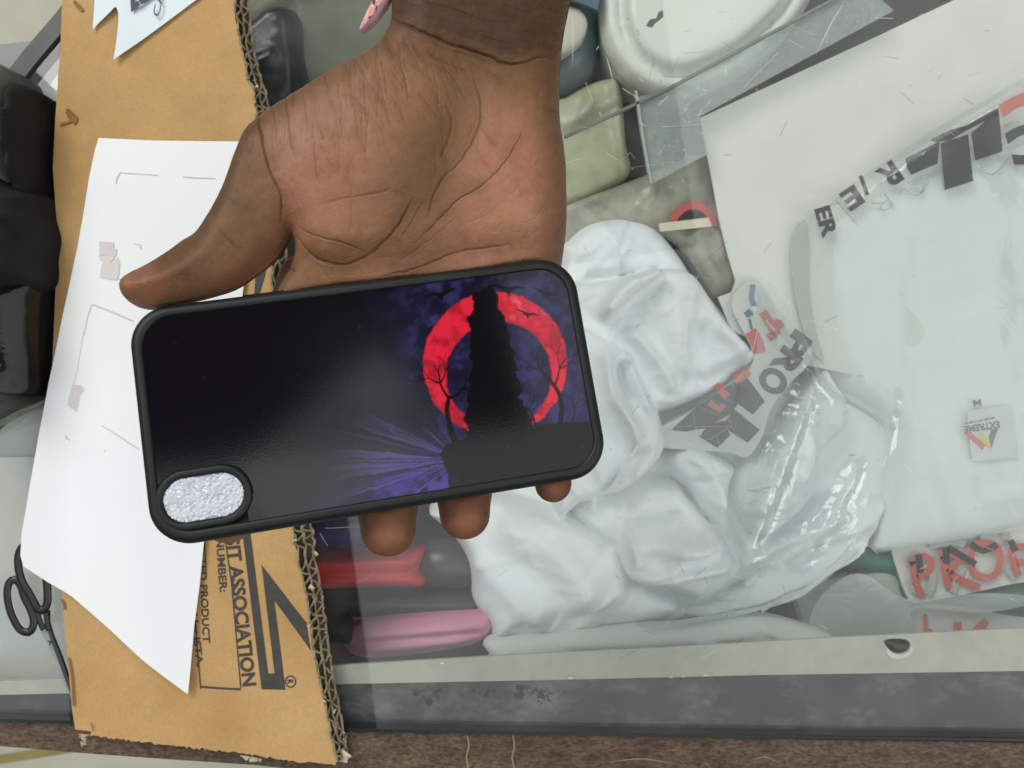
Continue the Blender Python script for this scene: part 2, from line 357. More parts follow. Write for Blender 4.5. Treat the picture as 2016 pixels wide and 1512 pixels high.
# --- upper row
tub = empty('plastic_tub', P(1380,40,-.13), 'white round plastic tub with raised rim under glass', 'tub')
def tubh(x, y, d): return .012*(1-np.exp(-d/7))-.007*np.exp(-((d-38)/7)**2)+.006/(1+np.exp(-(d-48)/5))
slab('lid', [(1176,-60),(1178,0),(1182,66),(1196,109),(1222,149),(1255,175),(1292,193),(1348,197),(1398,181),(1464,147),(1530,90),(1570,43),(1600,-20),(1610,-120),(1560,-200),(1400,-240),(1240,-200)], -.075, .05, mat('white_plastic', lin(228,232,226), .35, lin(220,222,210), 12), tub, 10, tubh, flat_base=True)
roll = empty('tape_roll', P(1130,90,-.13), 'teal roll with cream end cap beside the white tub', 'roll')
slab('roll_body', [(1080,0),(1150,-40),(1178,0),(1182,60),(1177,112),(1155,158),(1110,185),(1080,170)], -.09, .05, mat('teal_vinyl', lin(72,96,104), .35, lin(96,110,112), 30), roll, 9, lambda x, y, d: .02*(1-np.exp(-d/22)), flat_base=True)
slab('end_cap', [(1085,18),(1112,12),(1136,16),(1152,32),(1156,52),(1146,78),(1128,96),(1108,106),(1085,104)], -.066, .012, mat('cream_plastic', lin(205,202,186), .5), roll, 7, lambda x, y, d: .003*(1-np.exp(-d/8)), flat_base=True)
tag(slab('blue_folder', [(1080,-60),(1172,-60),(1176,20),(1150,8),(1110,-6),(1080,-10)], -.058, .003, mat('blue_card', lin(86,112,124), .5), None, 20), 'strip of blue card behind the teal roll', 'card')
M_olive = mat('olive_plastic', lin(184,188,158), .4, lin(162,166,134), 45, .4, 60)
lump('olive_packet', [(1080,225),(1120,190),(1165,165),(1205,155),(1218,165),(1226,210),(1232,280),(1238,345),(1180,380),(1120,402),(1080,415)], -.085, .005, 6,
     [('r',[(1140,250),(1165,195)],.006,9),('r',[(1205,160),(1215,260),(1225,350)],.006,8),('s',[(1100,270),(1160,235),(1222,208)],.005,4)], M_olive, 'pale olive green plastic packet near the wrist', 'packet', namp=.006, nsc=50)
M_black = mat('black_board', lin(72,70,68), .5, lin(58,56,55), 40)
tag(slab('dark_box', [(1228,205),(1300,178),(1390,228),(1400,300),(1330,330),(1240,352)], -.105, .04, M_black, None, 30, curve=False, smooth=False), 'dark grey box below the white tub', 'box')
M_acr = film_mat('acrylic', (.86,.9,.88), .25, .05)
acr = empty('acrylic_tray', P(1300,230,-.06), 'clear acrylic tray with pale edges below the tub', 'tray')
M_acre = mat('acrylic_edge', lin(170,176,168), .3)
box_bar('tray_edge', [(1112,268),(1300,182),(1562,40),(1700,-34)], 5, -.045, .004, mat('acrylic_edge_grey', lin(120,126,120), .3), acr)
box_bar('tray_side', [(1252,178),(1266,270),(1282,362)], 5, -.045, .004, M_acre, acr)
slab('tray_panel', [(1282,362),(1266,270),(1252,190),(1300,184),(1562,42),(1700,-32),(1760,20),(1378,228),(1395,302)], -.048, .002, M_acr, acr, 40, curve=False, smooth=False)
gp = lump('grey_packet', [(1085,440),(1110,408),(1200,372),(1290,338),(1392,302),(1412,380),(1436,470),(1452,552),(1440,575),(1412,584),(1390,560),(1340,490),(1280,460),(1180,470),(1085,500)], -.08, .006, 6,
     [('r',[(1085,425),(1200,385),(1290,350)],.004,6),('s',[(1300,455),(1360,500),(1410,575)],.004,4),('r',[(1250,420),(1290,370)],.003,9),('r',[(1350,470),(1400,450),(1420,520)],.003,8)], mat('smoky_film', lin(176,174,156), .3, lin(140,138,124), 60, .5, 80), 'smoky grey plastic packet with a red printed corner', 'packet', namp=.006, nsc=45)
mk = Marks(-.068); mk.line([(1322,434),(1345,410),(1372,404),(1396,420),(1404,446)], 15); mk.build('red_print', mat('ink_red_pack', lin(196,92,84), .5), gp)
mk = Marks(-.0685); mk.poly([(1330,434),(1355,412),(1378,424),(1384,438),(1340,442)]); mk.build('black_print', mat('ink_black_pack', lin(46,40,38), .5), gp)
mk = Marks(-.067); mk.poly([(1296,440),(1395,428),(1402,446),(1300,456)]); mk.build('cream_band', mat('cream_print', lin(214,208,184), .5), gp)
# --- card
wc = slab('white_card', [(1378,232),(1700,84),(1870,2),(2100,-112),(2500,-112),(2500,730),(1700,742),(1570,716),(1440,650),(1413,585),(1440,575),(1447,553),(1432,500),(1415,430),(1403,362),(1391,300)], -.062, .0015, M_card, None, 40, lambda x, y, d: .003*np.exp(-((x-1560)/110)**2)*np.clip((y-150)/400,0,1)-.006*np.clip((x-1700)/400, 0, 1), curve=False)
tag(wc, 'large plain white card with square corner beside dark box', 'card')
# --- middle shirt: several overlapping folds of one garment
sh = empty('crumpled_shirt', P(1250,850,-.15), 'crumpled white t-shirt beside the phone case, under glass', 't-shirt'); sh_ = sh
PLATES = [
 ([(1090,520),(1115,470),(1160,438),(1228,427),(1285,446),(1330,496),(1368,555),(1395,600),(1430,660),(1440,740),(1300,800),(1130,760)],0.016,16,[('r',[(1150,545),(1230,553),(1300,540)],-0.004,10)]),
 ([(1090,560),(1140,556),(1190,552),(1250,540),(1290,529),(1332,533),(1360,546),(1385,582),(1420,636),(1462,680),(1482,702),(1452,738),(1400,772),(1335,803),(1272,818),(1225,800),(1100,800)],0.03,9,[('s',[(1180,645),(1210,610),(1250,575),(1290,550)],0.01,5),('r',[(1165,640),(1200,590),(1240,562)],0.005,12),('r',[(1335,560),(1330,640),(1340,700),(1365,760)],0.004,16),('s',[(1330,640),(1335,720),(1360,770)],-0.004,6),('r',[(1215,655),(1255,690),(1290,740),(1310,775)],0.005,14),('r',[(1280,570),(1300,660),(1312,740)],0.003,20),('r',[(1380,640),(1440,700)],0.003,16),('r',[(1300,760),(1380,742),(1450,715)],-0.003,14)]),
 ([(1080,640),(1150,640),(1176,655),(1230,690),(1262,740),(1283,790),(1300,845),(1297,885),(1270,920),(1225,955),(1180,970),(1140,985),(1080,990)],0.036,7,[('s',[(1165,668),(1195,655),(1225,672),(1250,720),(1262,770)],0.008,5),('s',[(1200,715),(1205,760),(1225,800)],-0.007,4),('r',[(1180,690),(1185,760),(1210,820),(1240,870)],0.005,11),('r',[(1215,690),(1235,760),(1262,815)],0.005,9),('s',[(1180,780),(1215,830),(1222,880),(1200,930),(1165,965)],0.007,5),('r',[(1240,860),(1215,915),(1170,955)],-0.005,8),('r',[(1270,840),(1258,890),(1225,930)],0.003,10)]),
 ([(1120,1000),(1150,965),(1200,958),(1260,930),(1320,938),(1350,970),(1390,1020),(1420,1060),(1452,1110),(1460,1130),(1420,1150),(1370,1175),(1335,1165),(1300,1150),(1230,1135),(1190,1080),(1140,1030)],0.024,9,[('s',[(1158,990),(1165,965),(1200,950)],0.006,4),('r',[(1200,1010),(1260,1005),(1330,1000)],-0.005,12),('r',[(1210,1060),(1300,1050),(1380,1060)],0.007,26),('s',[(1240,1128),(1300,1108),(1318,1078),(1370,1064),(1420,1062)],0.007,5),('r',[(1250,1135),(1320,1115),(1420,1095)],0.004,10),('r',[(1205,985),(1225,1040),(1235,1100)],0.003,8)]),
 ([(1306,880),(1340,858),(1355,858),(1395,882),(1420,900),(1434,915),(1424,950),(1416,1000),(1414,1018),(1400,1030),(1370,1000),(1345,960),(1312,930),(1300,905)],0.03,6,[('r',[(1330,880),(1380,930),(1405,1000)],0.003,14),('r',[(1330,940),(1380,935),(1420,930)],-0.002,8)]),
 ([(830,1000),(880,975),(960,958),(1050,975),(1110,995),(1150,1012),(1190,1045),(1215,1060),(1228,1100),(1234,1130),(1270,1140),(1318,1155),(1334,1175),(1332,1198),(1250,1222),(1150,1236),(1060,1246),(972,1250),(955,1215),(930,1180),(925,1140),(918,1098),(890,1050)],0.027,14,[('r',[(980,1010),(1080,1060),(1130,1120),(1150,1180)],0.006,40),('s',[(1190,1045),(1222,1080),(1228,1130)],0.006,8),('r',[(1215,1140),(1260,1142),(1320,1160)],-0.003,8),('r',[(940,1080),(1010,1150),(1080,1200)],0.003,26),('r',[(1040,1000),(1120,1030),(1180,1060)],0.003,16)]),
 ([(1440,900),(1470,880),(1500,850),(1530,800),(1570,745),(1600,715),(1628,740),(1650,790),(1640,850),(1600,890),(1595,940),(1575,985),(1530,1030),(1480,1050),(1440,1010),(1420,960)],0.026,8,[('r',[(1560,800),(1545,900),(1530,1000)],0.004,24),('s',[(1500,860),(1480,940),(1450,1000)],0.005,6),('r',[(1480,900),(1510,960),(1490,1020)],-0.003,10)]),
 ([(1430,1020),(1480,1050),(1530,1030),(1590,980),(1660,960),(1740,980),(1716,1060),(1660,1110),(1600,1160),(1500,1190),(1400,1215),(1340,1200),(1400,1160),(1450,1120)],0.018,12,[('r',[(1400,1180),(1480,1160),(1600,1110),(1690,1060)],0.004,10),('r',[(1460,1100),(1560,1060),(1700,1010)],0.003,16)]),
]
PILE = [(1060,640),(1085,520),(1115,470),(1160,438),(1228,427),(1285,446),(1330,496),(1368,555),(1400,590),(1440,640),(1480,696),(1510,745),(1560,748),(1600,722),(1640,775),(1700,806),(1742,838),(1746,900),(1733,980),(1690,1058),(1640,1106),(1600,1142),(1560,1163),(1480,1190),(1400,1206),(1330,1220),(1240,1236),(1100,1246),(972,1250),(955,1215),(930,1180),(925,1140),(918,1098),(890,1050),(845,1000),(900,950),(1060,930)]
def pile_h(x, y, d):
    q = np.stack([x, y], 1); h = np.full(len(x), .004)
    wx = x+(fbm(x, y, 60, 201)-.5)*60; wy = y+(fbm(x, y, 60, 207)-.5)*60
    rid = lambda sc_, sd, an: (1-np.abs(2*fbm(wx*math.cos(an)+wy*math.sin(an), (wy*math.cos(an)-wx*math.sin(an))*.45, sc_, sd, 3)/.875-1))**3
    for i, (o, hh, ew, fl) in enumerate(PLATES):
        oo = catmull(o, 8); ins = inside(q, oo); ix = np.where(ins)[0]
        if not len(ix): continue
        dd = segdist(q[ix], oo)[0]
        an = (.5, 1.0, 2.3, .3, 1.2, .9, 1.9, -.4)[i]
        v = hh*(1-np.exp(-dd/ew))+1.9*folds_h(fl, x[ix], y[ix])+(.0062*rid(120, 211+i*5, an)[ix]+.0020*rid(46, 231+i*3, an+.5)[ix])*np.clip(dd/25, 0, 1)
        h[ix] = np.maximum(h[ix], v)
    h = h*np.clip(d/7, 0, 1)**.5
    return h
slab('cloth', PILE, -.084, .01, M_cloth, sh, 5, pile_h, flat_base=True)
# --- printed band of the clear bag with red and black lettering
bg = empty('shirt_bag', P(1430,790,-.075), 'clear bag with black blocks and red letters over crumpled shirt', 'bag')
M_film = film_mat('clear_bag_film', (.96,.975,.97), .05, .10, 1.0, .7, 38)
M_ink = mat('print_black', lin(34,36,38), .5, lin(26,28,29), 80); M_red = mat('print_red', lin(200,78,68), .45, lin(190,96,84), 60); M_blue = mat('print_blue', lin(72,112,134), .45)
def zb(x, y): return np.full(len(np.atleast_1d(x)), -.0560)
bag_h = lambda x, y, d: folds_h([('r',[(1600,700),(1560,850),(1500,1000),(1440,1150)],.006,22),('r',[(1480,600),(1560,700),(1640,800)],.004,14),('r',[(1690,900),(1640,1000),(1560,1120)],.005,16),('r',[(1480,1010),(1500,930),(1530,870)],.005,14),('r',[(1450,1120),(1560,1060),(1680,1010)],.004,14)], x, y)+.004*(fbm(x, y, 90, 21)-.5)
slab('film', [(1300,850),(1370,800),(1440,750),(1490,690),(1470,560),(1500,548),(1560,600),(1600,700),(1640,760),(1700,790),(1745,830),(1748,900),(1710,980),(1690,1060),(1640,1120),(1570,1180),(1480,1200),(1400,1226),(1300,1240),(1250,1225),(1335,1198),(1450,1120),(1420,1030),(1434,915)], -.046, .0004, M_film, bg, 10, bag_h)
mk = Marks(-.0534)
for p in ([(1372,800),(1452,748),(1468,770),(1442,812),(1392,842),(1350,850),(1322,846)], [(1470,742),(1506,790),(1482,816),(1446,790),(1450,760)],
          [(1446,806),(1496,846),(1472,872),(1420,838)], [(1392,838),(1424,828),(1438,856),(1412,882),(1378,860)]): mk.poly(p)
mk.text('O', (1516,716), (1488,756), 52, .05); mk.text('R', (1546,680), (1516,722), 44, .05); mk.text('P', (1568,648), (1538,690), 40, .05)
mk.build('black_lettering', M_ink, bg)
mk = Marks(-.0530); mk.line([(1502,614),(1518,640),(1532,660)], 17); mk.poly([(1526,628),(1540,630),(1546,640),(1536,648),(1528,640)], 8); mk.line([(1478,652),(1490,672),(1496,694)], 24); mk.poly([(1440,744),(1452,732),(1470,726),(1480,736),(1466,748),(1450,756)], 10); mk.line([(1410,758),(1432,782)], 14); mk.line([(1396,792),(1418,806),(1424,796)], 12); mk.line([(1516,655),(1524,668)], 16)
mk.build('red_lettering', M_red, bg)
mk = Marks(-.0532); mk.line([(1482,560),(1480,590),(1486,602)], 10); mk.line([(1470,612),(1478,622)], 14); mk.line([(1476,628),(1480,648)], 5); mk.build('blue_print', M_blue, bg)
slab('printed_band', [(1440,600),(1478,548),(1500,560),(1530,610),(1560,640),(1600,690),(1590,720),(1560,750),(1520,800),(1500,860),(1470,900),(1430,890),(1300,880),(1290,850),(1360,810),(1440,760),(1484,702)], -.0538, .0012, mat('band_white', lin(206,208,204), .6), bg, 14)
box_bar('bag_edge', catmull([(1330,1226),(1400,1216),(1480,1202),(1560,1178),(1605,1150),(1645,1112),(1690,1062)], 12, False), 7, -.050, .0015, mat('bag_edge_white', lin(214,220,212), .35), bg)
box_bar('bag_seam', catmull([(1500,1205),(1545,1176),(1590,1160),(1625,1128),(1668,1090),(1690,1062)], 12, False), 4, -.0495, .0012, mat('bag_seam_white', lin(205,212,204), .35), bg)
# --- folded shirt on the right, in its own bag
rs = empty('folded_shirt', P(1820,700,-.12), 'neatly folded white t-shirt with woven neck label, right', 't-shirt')
lump('shirt_body', [(2100,180),(2016,222),(1960,250),(1900,272),(1850,296),(1790,330),(1720,368),(1650,405),(1600,434),(1592,470),(1592,560),(1600,640),(1618,712),(1660,775),(1715,812),(1745,842),(1748,900),(1738,980),(1720,1050),(1718,1080),(1760,1082),(1800,1076),(1900,1058),(2016,1036),(2120,1015),(2300,1000),(2300,180)], -.075, .016, 14,
     [('s',[(1765,520),(1758,600),(1760,690),(1780,780),(1790,900)],-.0035,8),('s',[(1790,700),(1850,640),(1940,590),(2060,560)],-.004,9),('r',[(1640,560),(1660,700),(1720,790)],.003,20),('s',[(1745,830),(1790,850),(1840,1000),(1860,1060)],.003,8),
      ('r',[(1900,980),(2000,960),(2100,955)],.003,14),('s',[(1780,940),(1810,1000),(1830,1070)],-.003,6),('r',[(1700,900),(1690,1000)],.003,12)], M_clothn, None, None, parent=rs, namp=.004, nsc=220, step=12, seed=31)
# neck label
lb = slab('neck_label', [(1904,810),(1990,796),(2004,900),(1914,908)], -.0555, .0006, mat('label_white', lin(216,220,220), .6), rs, 20, curve=False)
mk = Marks(-.0552)
mk.text('EXTREME', (1967,829), (1897,840), 13.5, .035); mk.text('MADE IN CHINA', (1958,820), (1898,832), 4.5, .03); mk.text('M', (1931,786), (1915,788), 13, .03)
mk.poly([(1951,846),(1966,842),(1960,858),(1952,884),(1947,862)]); mk.build('label_lettering', mat('label_ink', lin(96,96,98), .6), rs)
mk = Marks(-.0551); mk.poly([(1899,854),(1912,851),(1940,877),(1934,886)]); mk.build('red_stripe', mat('label_red', lin(206,84,88), .6), rs)
mk = Marks(-.0551); mk.poly([(1923,857),(1934,851),(1950,874),(1950,883),(1944,880)]); mk.build('yellow_stripe', mat('label_yellow', lin(222,200,84), .6), rs)
rb = empty('printed_bag', P(1800,350,-.055), 'clear bag with curved black lettering over the folded shirt', 'bag')
slab('film', [(2100,110),(2016,152),(1940,196),(1880,230),(1820,266),(1760,306),(1700,345),(1640,396),(1590,432),(1560,470),(1560,560),(1580,640),(1600,720),(1660,790),(1745,835),(1748,920),(1730,1050),(1720,1086),(1800,1076),(2016,1040),(2120,1020),(2300,1000),(2300,60)], -.053, .0004, film_mat('clear_bag_smooth', (.97,.98,.975), .06, .12, 1.0, .12, 30), rb, 12, lambda x, y, d: .003*(fbm(x, y, 120, 41)-.5)+folds_h([('r',[(1600,440),(1760,330),(1930,220),(2060,150)],.003,10),('r',[(1720,820),(1700,930),(1690,1060)],.004,12),('r',[(1760,760),(1740,900)],.003,10)], x, y))
slab('grey_flap', [(1585,432),(1592,470),(1592,560),(1604,640),(1622,712),(1600,690),(1578,640),(1562,560),(1558,490),(1570,450)], -.0560, .001, mat('flap_grey', lin(178,182,174), .5), rb, 12)
BZ = -.0515
mk = Marks(BZ)
mk.text('ER', (1604,412), (1622,470), 30, .045); 
mk.text('E', (1682,364), (1652,384), 40, .04); mk.text('R', (1756,316), (1722,340), 44, .04); mk.line([(1694,346),(1708,384)], 8)
for p in ([(1782,312),(1850,278),(1846,322),(1794,344),(1786,330)], [(1852,282),(1906,264),(1916,356),(1860,374)], [(1912,262),(1966,216),(1974,298),(1920,316)], [(1830,276),(1870,256),(1905,246),(1966,212),(1964,226),(1905,256),(1870,276),(1845,280)]): mk.poly(p)
mk.text('C', (2070,236), (1978,262), 70, .05)
mk.build('black_lettering', M_ink, rb)
mk = Marks(BZ-.0002); mk.poly([(1966,206),(2000,188),(2030,176),(2040,200),(2000,214),(1975,232)]); mk.build('red_lettering', mat('print_red_faded', lin(196,110,100), .5), rb)
GH = Marks(-.0555)
for a_, b_ in (((1660,402),(1700,392)), ((1780,372),(1830,356)), ((1925,330),(1985,312))): GH.line([a_, ((a_[0]+b_[0])/2, a_[1]+14), b_], 3)
GH.text('A', (1822,340), (1782,356), 40, -.02); GH.text('R', (1742,378), (1712,400), 34, -.02)
GH.each('ghost_lettering', mat('ghost_grey', lin(176,186,182), .8), rb)
# --- lower right: second printed bag
pb = empty('red_print_bag', P(1880,1150,-.09), 'flat white bag printed PROP in red at bottom right', 'bag')
slab('bag_panel', [(1758,1078),(1800,1072),(1900,1056),(2016,1036),(2300,990),(2300,1100),(2016,1146),(1930,1164),(1850,1180),(1800,1188),(1784,1170),(1766,1120)], -.075, .002, mat('bag_white', lin(216,218,212), .5), pb, 16, lambda x, y, d: .002*(fbm(x, y, 60, 45)-.5))
mk = Marks(-.0705)
for pl in ([(1797,1105),(1804,1148),(1817,1176)],[(1790,1111),(1804,1098),(1820,1095),(1835,1101),(1832,1118),(1819,1131),(1807,1138)],[(1857,1095),(1863,1138),(1868,1159)],[(1850,1095),(1870,1091),(1888,1096),(1883,1111),(1867,1128)],[(1870,1128),(1896,1144),(1930,1157)],
    [(1914,1078),(1911,1108),(1919,1128),(1943,1138),(1962,1128),(1969,1101),(1962,1075),(1940,1070),(1918,1072)],[(1989,1078),(1996,1106),(2005,1134)],[(1992,1081),(2012,1076),(2035,1086),(2030,1103),(2002,1108)]): mk.line(pl, 14)
mk.build('red_lettering', M_red, pb)
mk = Marks(-.0700)
for pl in ([(1809,1092),(1812,1128)],[(1867,1078),(1921,1111)],[(1863,1078),(1864,1110)],[(1911,1070),(1936,1085),(1963,1072)],[(1989,1064),(2000,1085)]): mk.line(pl, 13)
mk.build('black_lettering', M_ink, pb)
mk = Marks(-.0716)
for pl in ([(1797,1140),(1800,1160),(1812,1168)],[(1835,1120),(1836,1150),(1826,1170)],[(1884,1140),(1876,1166)],[(1914,1110),(1906,1140)],[(1930,1060),(1960,1056)],[(1985,1120),(1998,1140)],[(1830,1074),(1880,1066),(1900,1074)],[(1980,1050),(1984,1062)],[(2008,1110),(2020,1126)]): mk.line(pl, 15)
mk.build('shadow_lettering', mat('ghost_grey_dark', lin(176,176,172), .7), pb)
slab('lower_flap', [(1792,1200),(1900,1196),(2016,1216),(2300,1240),(2300,1320),(1796,1310)], -.078, .002, mat('bag_white_low', lin(210,212,206), .5), pb, 20)
mk = Marks(-.0755); mk.text('L', (1818,1246), (1836,1246), 36, .06); mk.line([(1884,1224),(1886,1244)], 16); mk.line([(1918,1244),(1942,1220)], 13); mk.build('lower_lettering', mat('print_red_pale', lin(206,116,104), .5), pb)
slab('film_flap', [(1600,1200),(1640,1150),(1700,1130),(1790,1180),(1930,1168),(2016,1172),(2060,1180),(1940,1206),(1800,1198),(1790,1250),(1650,1262),(1600,1240)], -.068, .0004, film_mat('clear_flap_film', (.94,.96,.95), .35, .1, 1, .6, 60), pb, 14)
M_green = mat('green_fabric', lin(48,112,86), .6, lin(64,124,100), 40)
gn = lump('green_garment', [(1660,1110),(1690,1066),(1722,1080),(1768,1078),(1790,1130),(1900,1160),(1940,1160),(2016,1140),(2300,1090),(2300,1260),(2016,1222),(1960,1214),(1930,1206),(1880,1200),(1770,1180),(1750,1140),(1690,1122)], -.086, .012, 20, [], M_green, 'dark green garment between white bags at lower right', 'garment', namp=.006, nsc=40)
tag(slab('grey_tray', [(1560,1158),(1640,1140),(1760,1130),(1800,1180),(1798,1262),(1590,1272),(1580,1226),(1572,1190)], -.082, .01, mat('tray_grey', lin(190,196,188), .5, lin(176,184,176), 30), None, 20), 'plain pale grey tray between the bags and the cream rail', 'tray')
lump('white_cloth', [(960,1262),(1100,1246),(1250,1234),(1350,1232),(1480,1214),(1560,1226),(1650,1262),(1600,1290),(1300,1310),(980,1325),(966,1290)], -.052, .010, 10,
     [('s',[(1350,1240),(1365,1262),(1400,1275)],.004,4),('r',[(1100,1262),(1300,1256),(1480,1240)],.004,8),('r',[(1490,1228),(1560,1262),(1620,1262)],.004,6)], mat('greenish_white_cloth', lin(216,224,216), .85), 'long white cloth tucked behind the cream rail', 'cloth', namp=.003)
# --- lower left: rolls of vinyl
def roll_obj(name, x0, x1, y0, y1, z, m, label, cat, group=None, tilt=0, taper=1.0, parent=None):
    A = P(x0, (y0+y1)/2, z); B = P(x1, (y0+y1)/2+tilt, z); r = abs(y1-y0)/2/F*(H-z)
    v = []; f = []; K = 28; prof = [(0,.0),(0,.86),(.012,.97),(.035,1),(.965,taper),(.988,taper*.97),(1,taper*.86),(1,0.0)]
    ax = (B-A)/np.linalg.norm(B-A); u = np.cross([0,0,1], ax); u /= np.linalg.norm(u); w_ = np.cross(ax, u)
    for t, rr in prof:
        for k in range(K):
            a = 2*math.pi*k/K; v.append(A+(B-A)*t+(u*math.cos(a)+w_*math.sin(a))*r*max(rr, .02))
    for i in range(len(prof)-1):
        for k in range(K): f.append([i*K+k, i*K+(k+1) % K, (i+1)*K+(k+1) % K, (i+1)*K+k])
    f.append(list(range(K))[::-1]); f.append([(len(prof)-1)*K+k for k in range(K)])
    o = link(name, v, f, m, parent, True)
    if label: tag(o, label, cat, group)
    return o
G = 'vinyl rolls lying in the counter'
def glossy(c, c2): return mat('vinyl', lin(*c), .3, lin(*c2), 30, 0, 40, stretch=(.1, 5, 1))
lump('red_fabric', [(560,1086),(640,1084),(740,1080),(826,1078),(829,1100),(822,1122),(832,1152),(740,1155),(640,1159),(560,1162)], -.066, .010, 9, [('r',[(560,1104),(700,1100),(840,1098)],.0035,6),('r',[(560,1140),(700,1136),(840,1132)],.0035,7),('s',[(560,1122),(700,1118),(840,1116)],.003,4)], mat('red_cloth', lin(206,46,50), .5, lin(176,34,38), 40, stretch=(.2,3,1)), 'folded red cloth beside the torn cardboard edge', 'cloth', namp=.002, step=6)
roll_obj('vinyl_roll', 560, 800, 1012, 1078, -.06, glossy((62,48,112),(34,28,60)), 'purple vinyl roll above the red cloth', 'roll', G)
roll_obj('vinyl_roll', 560, 800, 960, 1016, -.07, glossy((120,100,40),(60,50,30)), 'yellowish vinyl roll half hidden by the phone case', 'roll', G)
roll_obj('vinyl_roll', 560, 940, 1158, 1218, -.085, glossy((70,70,70),(50,50,50)), 'charcoal vinyl roll between red and pink cloths', 'roll', G)
roll_obj('vinyl_roll', 830, 930, 1060, 1160, -.09, glossy((80,82,82),(62,64,64)), 'short dark grey roll end beside white shirt', 'roll', G)
lump('pink_fabric', [(676,1256),(696,1236),(730,1224),(820,1214),(900,1209),(955,1208),(969,1222),(962,1246),(930,1268),(860,1282),(780,1292),(720,1294),(690,1284)], -.066, .012, 12, [('r',[(680,1262),(780,1250),(960,1236)],-.004,5),('r',[(700,1240),(800,1232),(950,1220)],.003,8),('s',[(720,1276),(820,1268),(930,1256)],.003,5)], mat('pink_cloth', lin(238,172,198), .7, lin(222,150,178), 30, stretch=(.3,2,1)), 'pink cloth bundle by the cream rail', 'cloth', namp=.003, step=6)
roll_obj('core_plug', 600, 690, 1208, 1268, -.05, mat('black_foam', lin(22,20,20), .7), 'round black plug beside the pink cloth', 'plug')
lump('dark_cloth', [(470,-60),(800,-60),(800,200),(700,260),(520,260),(470,120)], -.12, .02, 30, [('r',[(500,60),(580,20),(640,0)],.008,20),('s',[(590,-20),(600,90),(590,200)],.01,8)], mat('olive_grey_cloth', lin(122,126,108), .7, lin(104,108,94), 20, .3, 40), 'olive grey cloth under glass beside wrist', 'cloth', namp=.01, nsc=120)
lump('black_pouch', [(470,60),(500,44),(530,20),(572,18),(590,40),(594,100),(600,150),(596,210),(540,240),(470,220)], -.085, .014, 10, [('r',[(500,150),(560,120)],.003,14)], mat('black_glossy_pouch', lin(38,40,42), .25, lin(60,64,66), 60), 'glossy black pouch under glass beside corrugated edge', 'pouch', namp=.004, nsc=60)
# left strip: grey sheets beneath the glass
tag(slab('grey_sheet', [(-300,905),(200,898),(260,1338),(135,1345),(-300,1356)], -.030, .002, mat('sheet_pale', lin(196,198,190), .6, lin(180,184,178), 14), None, 40, curve=False), 'pale grey sheet under glass below the scissors', 'sheet')
tag(slab('grey_board', [(-300,120),(250,60),(250,899),(-300,906)], -.034, .003, mat('board_grey', lin(158,162,156), .6, lin(140,146,142), 14), None, 40, curve=False), 'darker grey board under glass below the black packs', 'board')

# ------------------------------------------------------------------ cardboard sheet with its torn corrugated edge
M_kraft = mat('kraft_cardboard', lin(203,166,114), .8, lin(184,146,95), 20, .12, 700, spec=.2, nrough=.6, fine=.10, fscale=700, lo=.3, hi=.7, detail=7)
ZC = .0085
cb = empty('cardboard_sheet', P(380, 750, .0005), 'brown cardboard sheet with torn corrugated edge under white paper', 'cardboard')
EDGE = [(452,-120),(461,0),(470,63),(481,118),(489,159),(500,185),(517,330),(530,455),(545,700),(577,1035),(586,1088),(593,1128),(606,1195),(618,1284),(632,1351),(647,1422),(664,1500)]
OUTE = [(478,-120),(489,0),(494,56),(505,122),(518,168),(528,200),(545,330),(560,455),(583,700),(614,1032),(622,1099),(634,1173),(645,1258),(660,1351),(677,1433),(685,1487)]
edge = catmull(EDGE, 7, False); edge[:,0] += (fbm(edge[:,1], edge[:,0]*0, 26, 3)-.5)*7
BOT = [(660,1505),(640,1502),(612,1500),(590,1500),(573,1498),(545,1494),(517,1489),(505,1487),(492,1478),(473,1475),(462,1470),(447,1463),(430,1462),(418,1459),(410,1456),(400,1459),(383,1456),(360,1458),(345,1452),(330,1455),(310,1449),(287,1446),(262,1449),(240,1445),(220,1440),(200,1444),(187,1441),(181,1436),(178,1447),(165,1452),(154,1446)]
LEFT = [(148,1436),(142,1400),(132,1290),(122,1170),(118,1130),(97,840),(101,760),(108,600),(113,470),(104,330),(108,240),(118,100),(124,-30),(128,-120)]
bot = closed(BOT, 5)[:-1]; bot = bot[bot[:,0] <= 660]
bot[:,1] += (rng.random(len(bot))-.5)*5
out = np.vstack([edge[:-1], bot[bot[:,0] > 150], np.array(LEFT)])
def cb_h(x, y, d):
    h = .0006*(fbm(x, y, 90, 51)-.5)
    h += folds_h([('r',[(265,1250),(272,1350),(285,1440)],-.0006,9),('r',[(370,285),(420,240),(500,195)],-.0005,5)], x, y)
    return h
b_ = out; v_, f_, n_ = tri(b_, 22); d_ = segdist(v_, b_)[0]
w_ = px2(v_, ZC); topv = np.column_stack([w_, ZC+cb_h(v_[:,0], v_[:,1], d_)]); botv = np.column_stack([w_, topv[:,2]-.0008])
fs = []; cnt = {}
for t in f_:
    a, bb, c = v_[t[0]], v_[t[1]], v_[t[2]]
    if (bb[0]-a[0])*(c[1]-a[1])-(bb[1]-a[1])*(c[0]-a[0]) > 0: t = t[::-1]
    fs.append(t); fs.append([q+len(v_) for q in t[::-1]])
    for i in range(3): cnt[(t[i], t[(i+1) % 3])] = 1
for (a, bb) in cnt:
    if (bb, a) not in cnt: fs.append([bb, a, a+len(v_), bb+len(v_)])
link('top_liner', np.vstack([topv, botv]), fs, M_kraft, cb)
M_flute = mat('raw_cardboard_core', lin(158,147,120), .9, lin(112,101,78), 260, .6, 900)
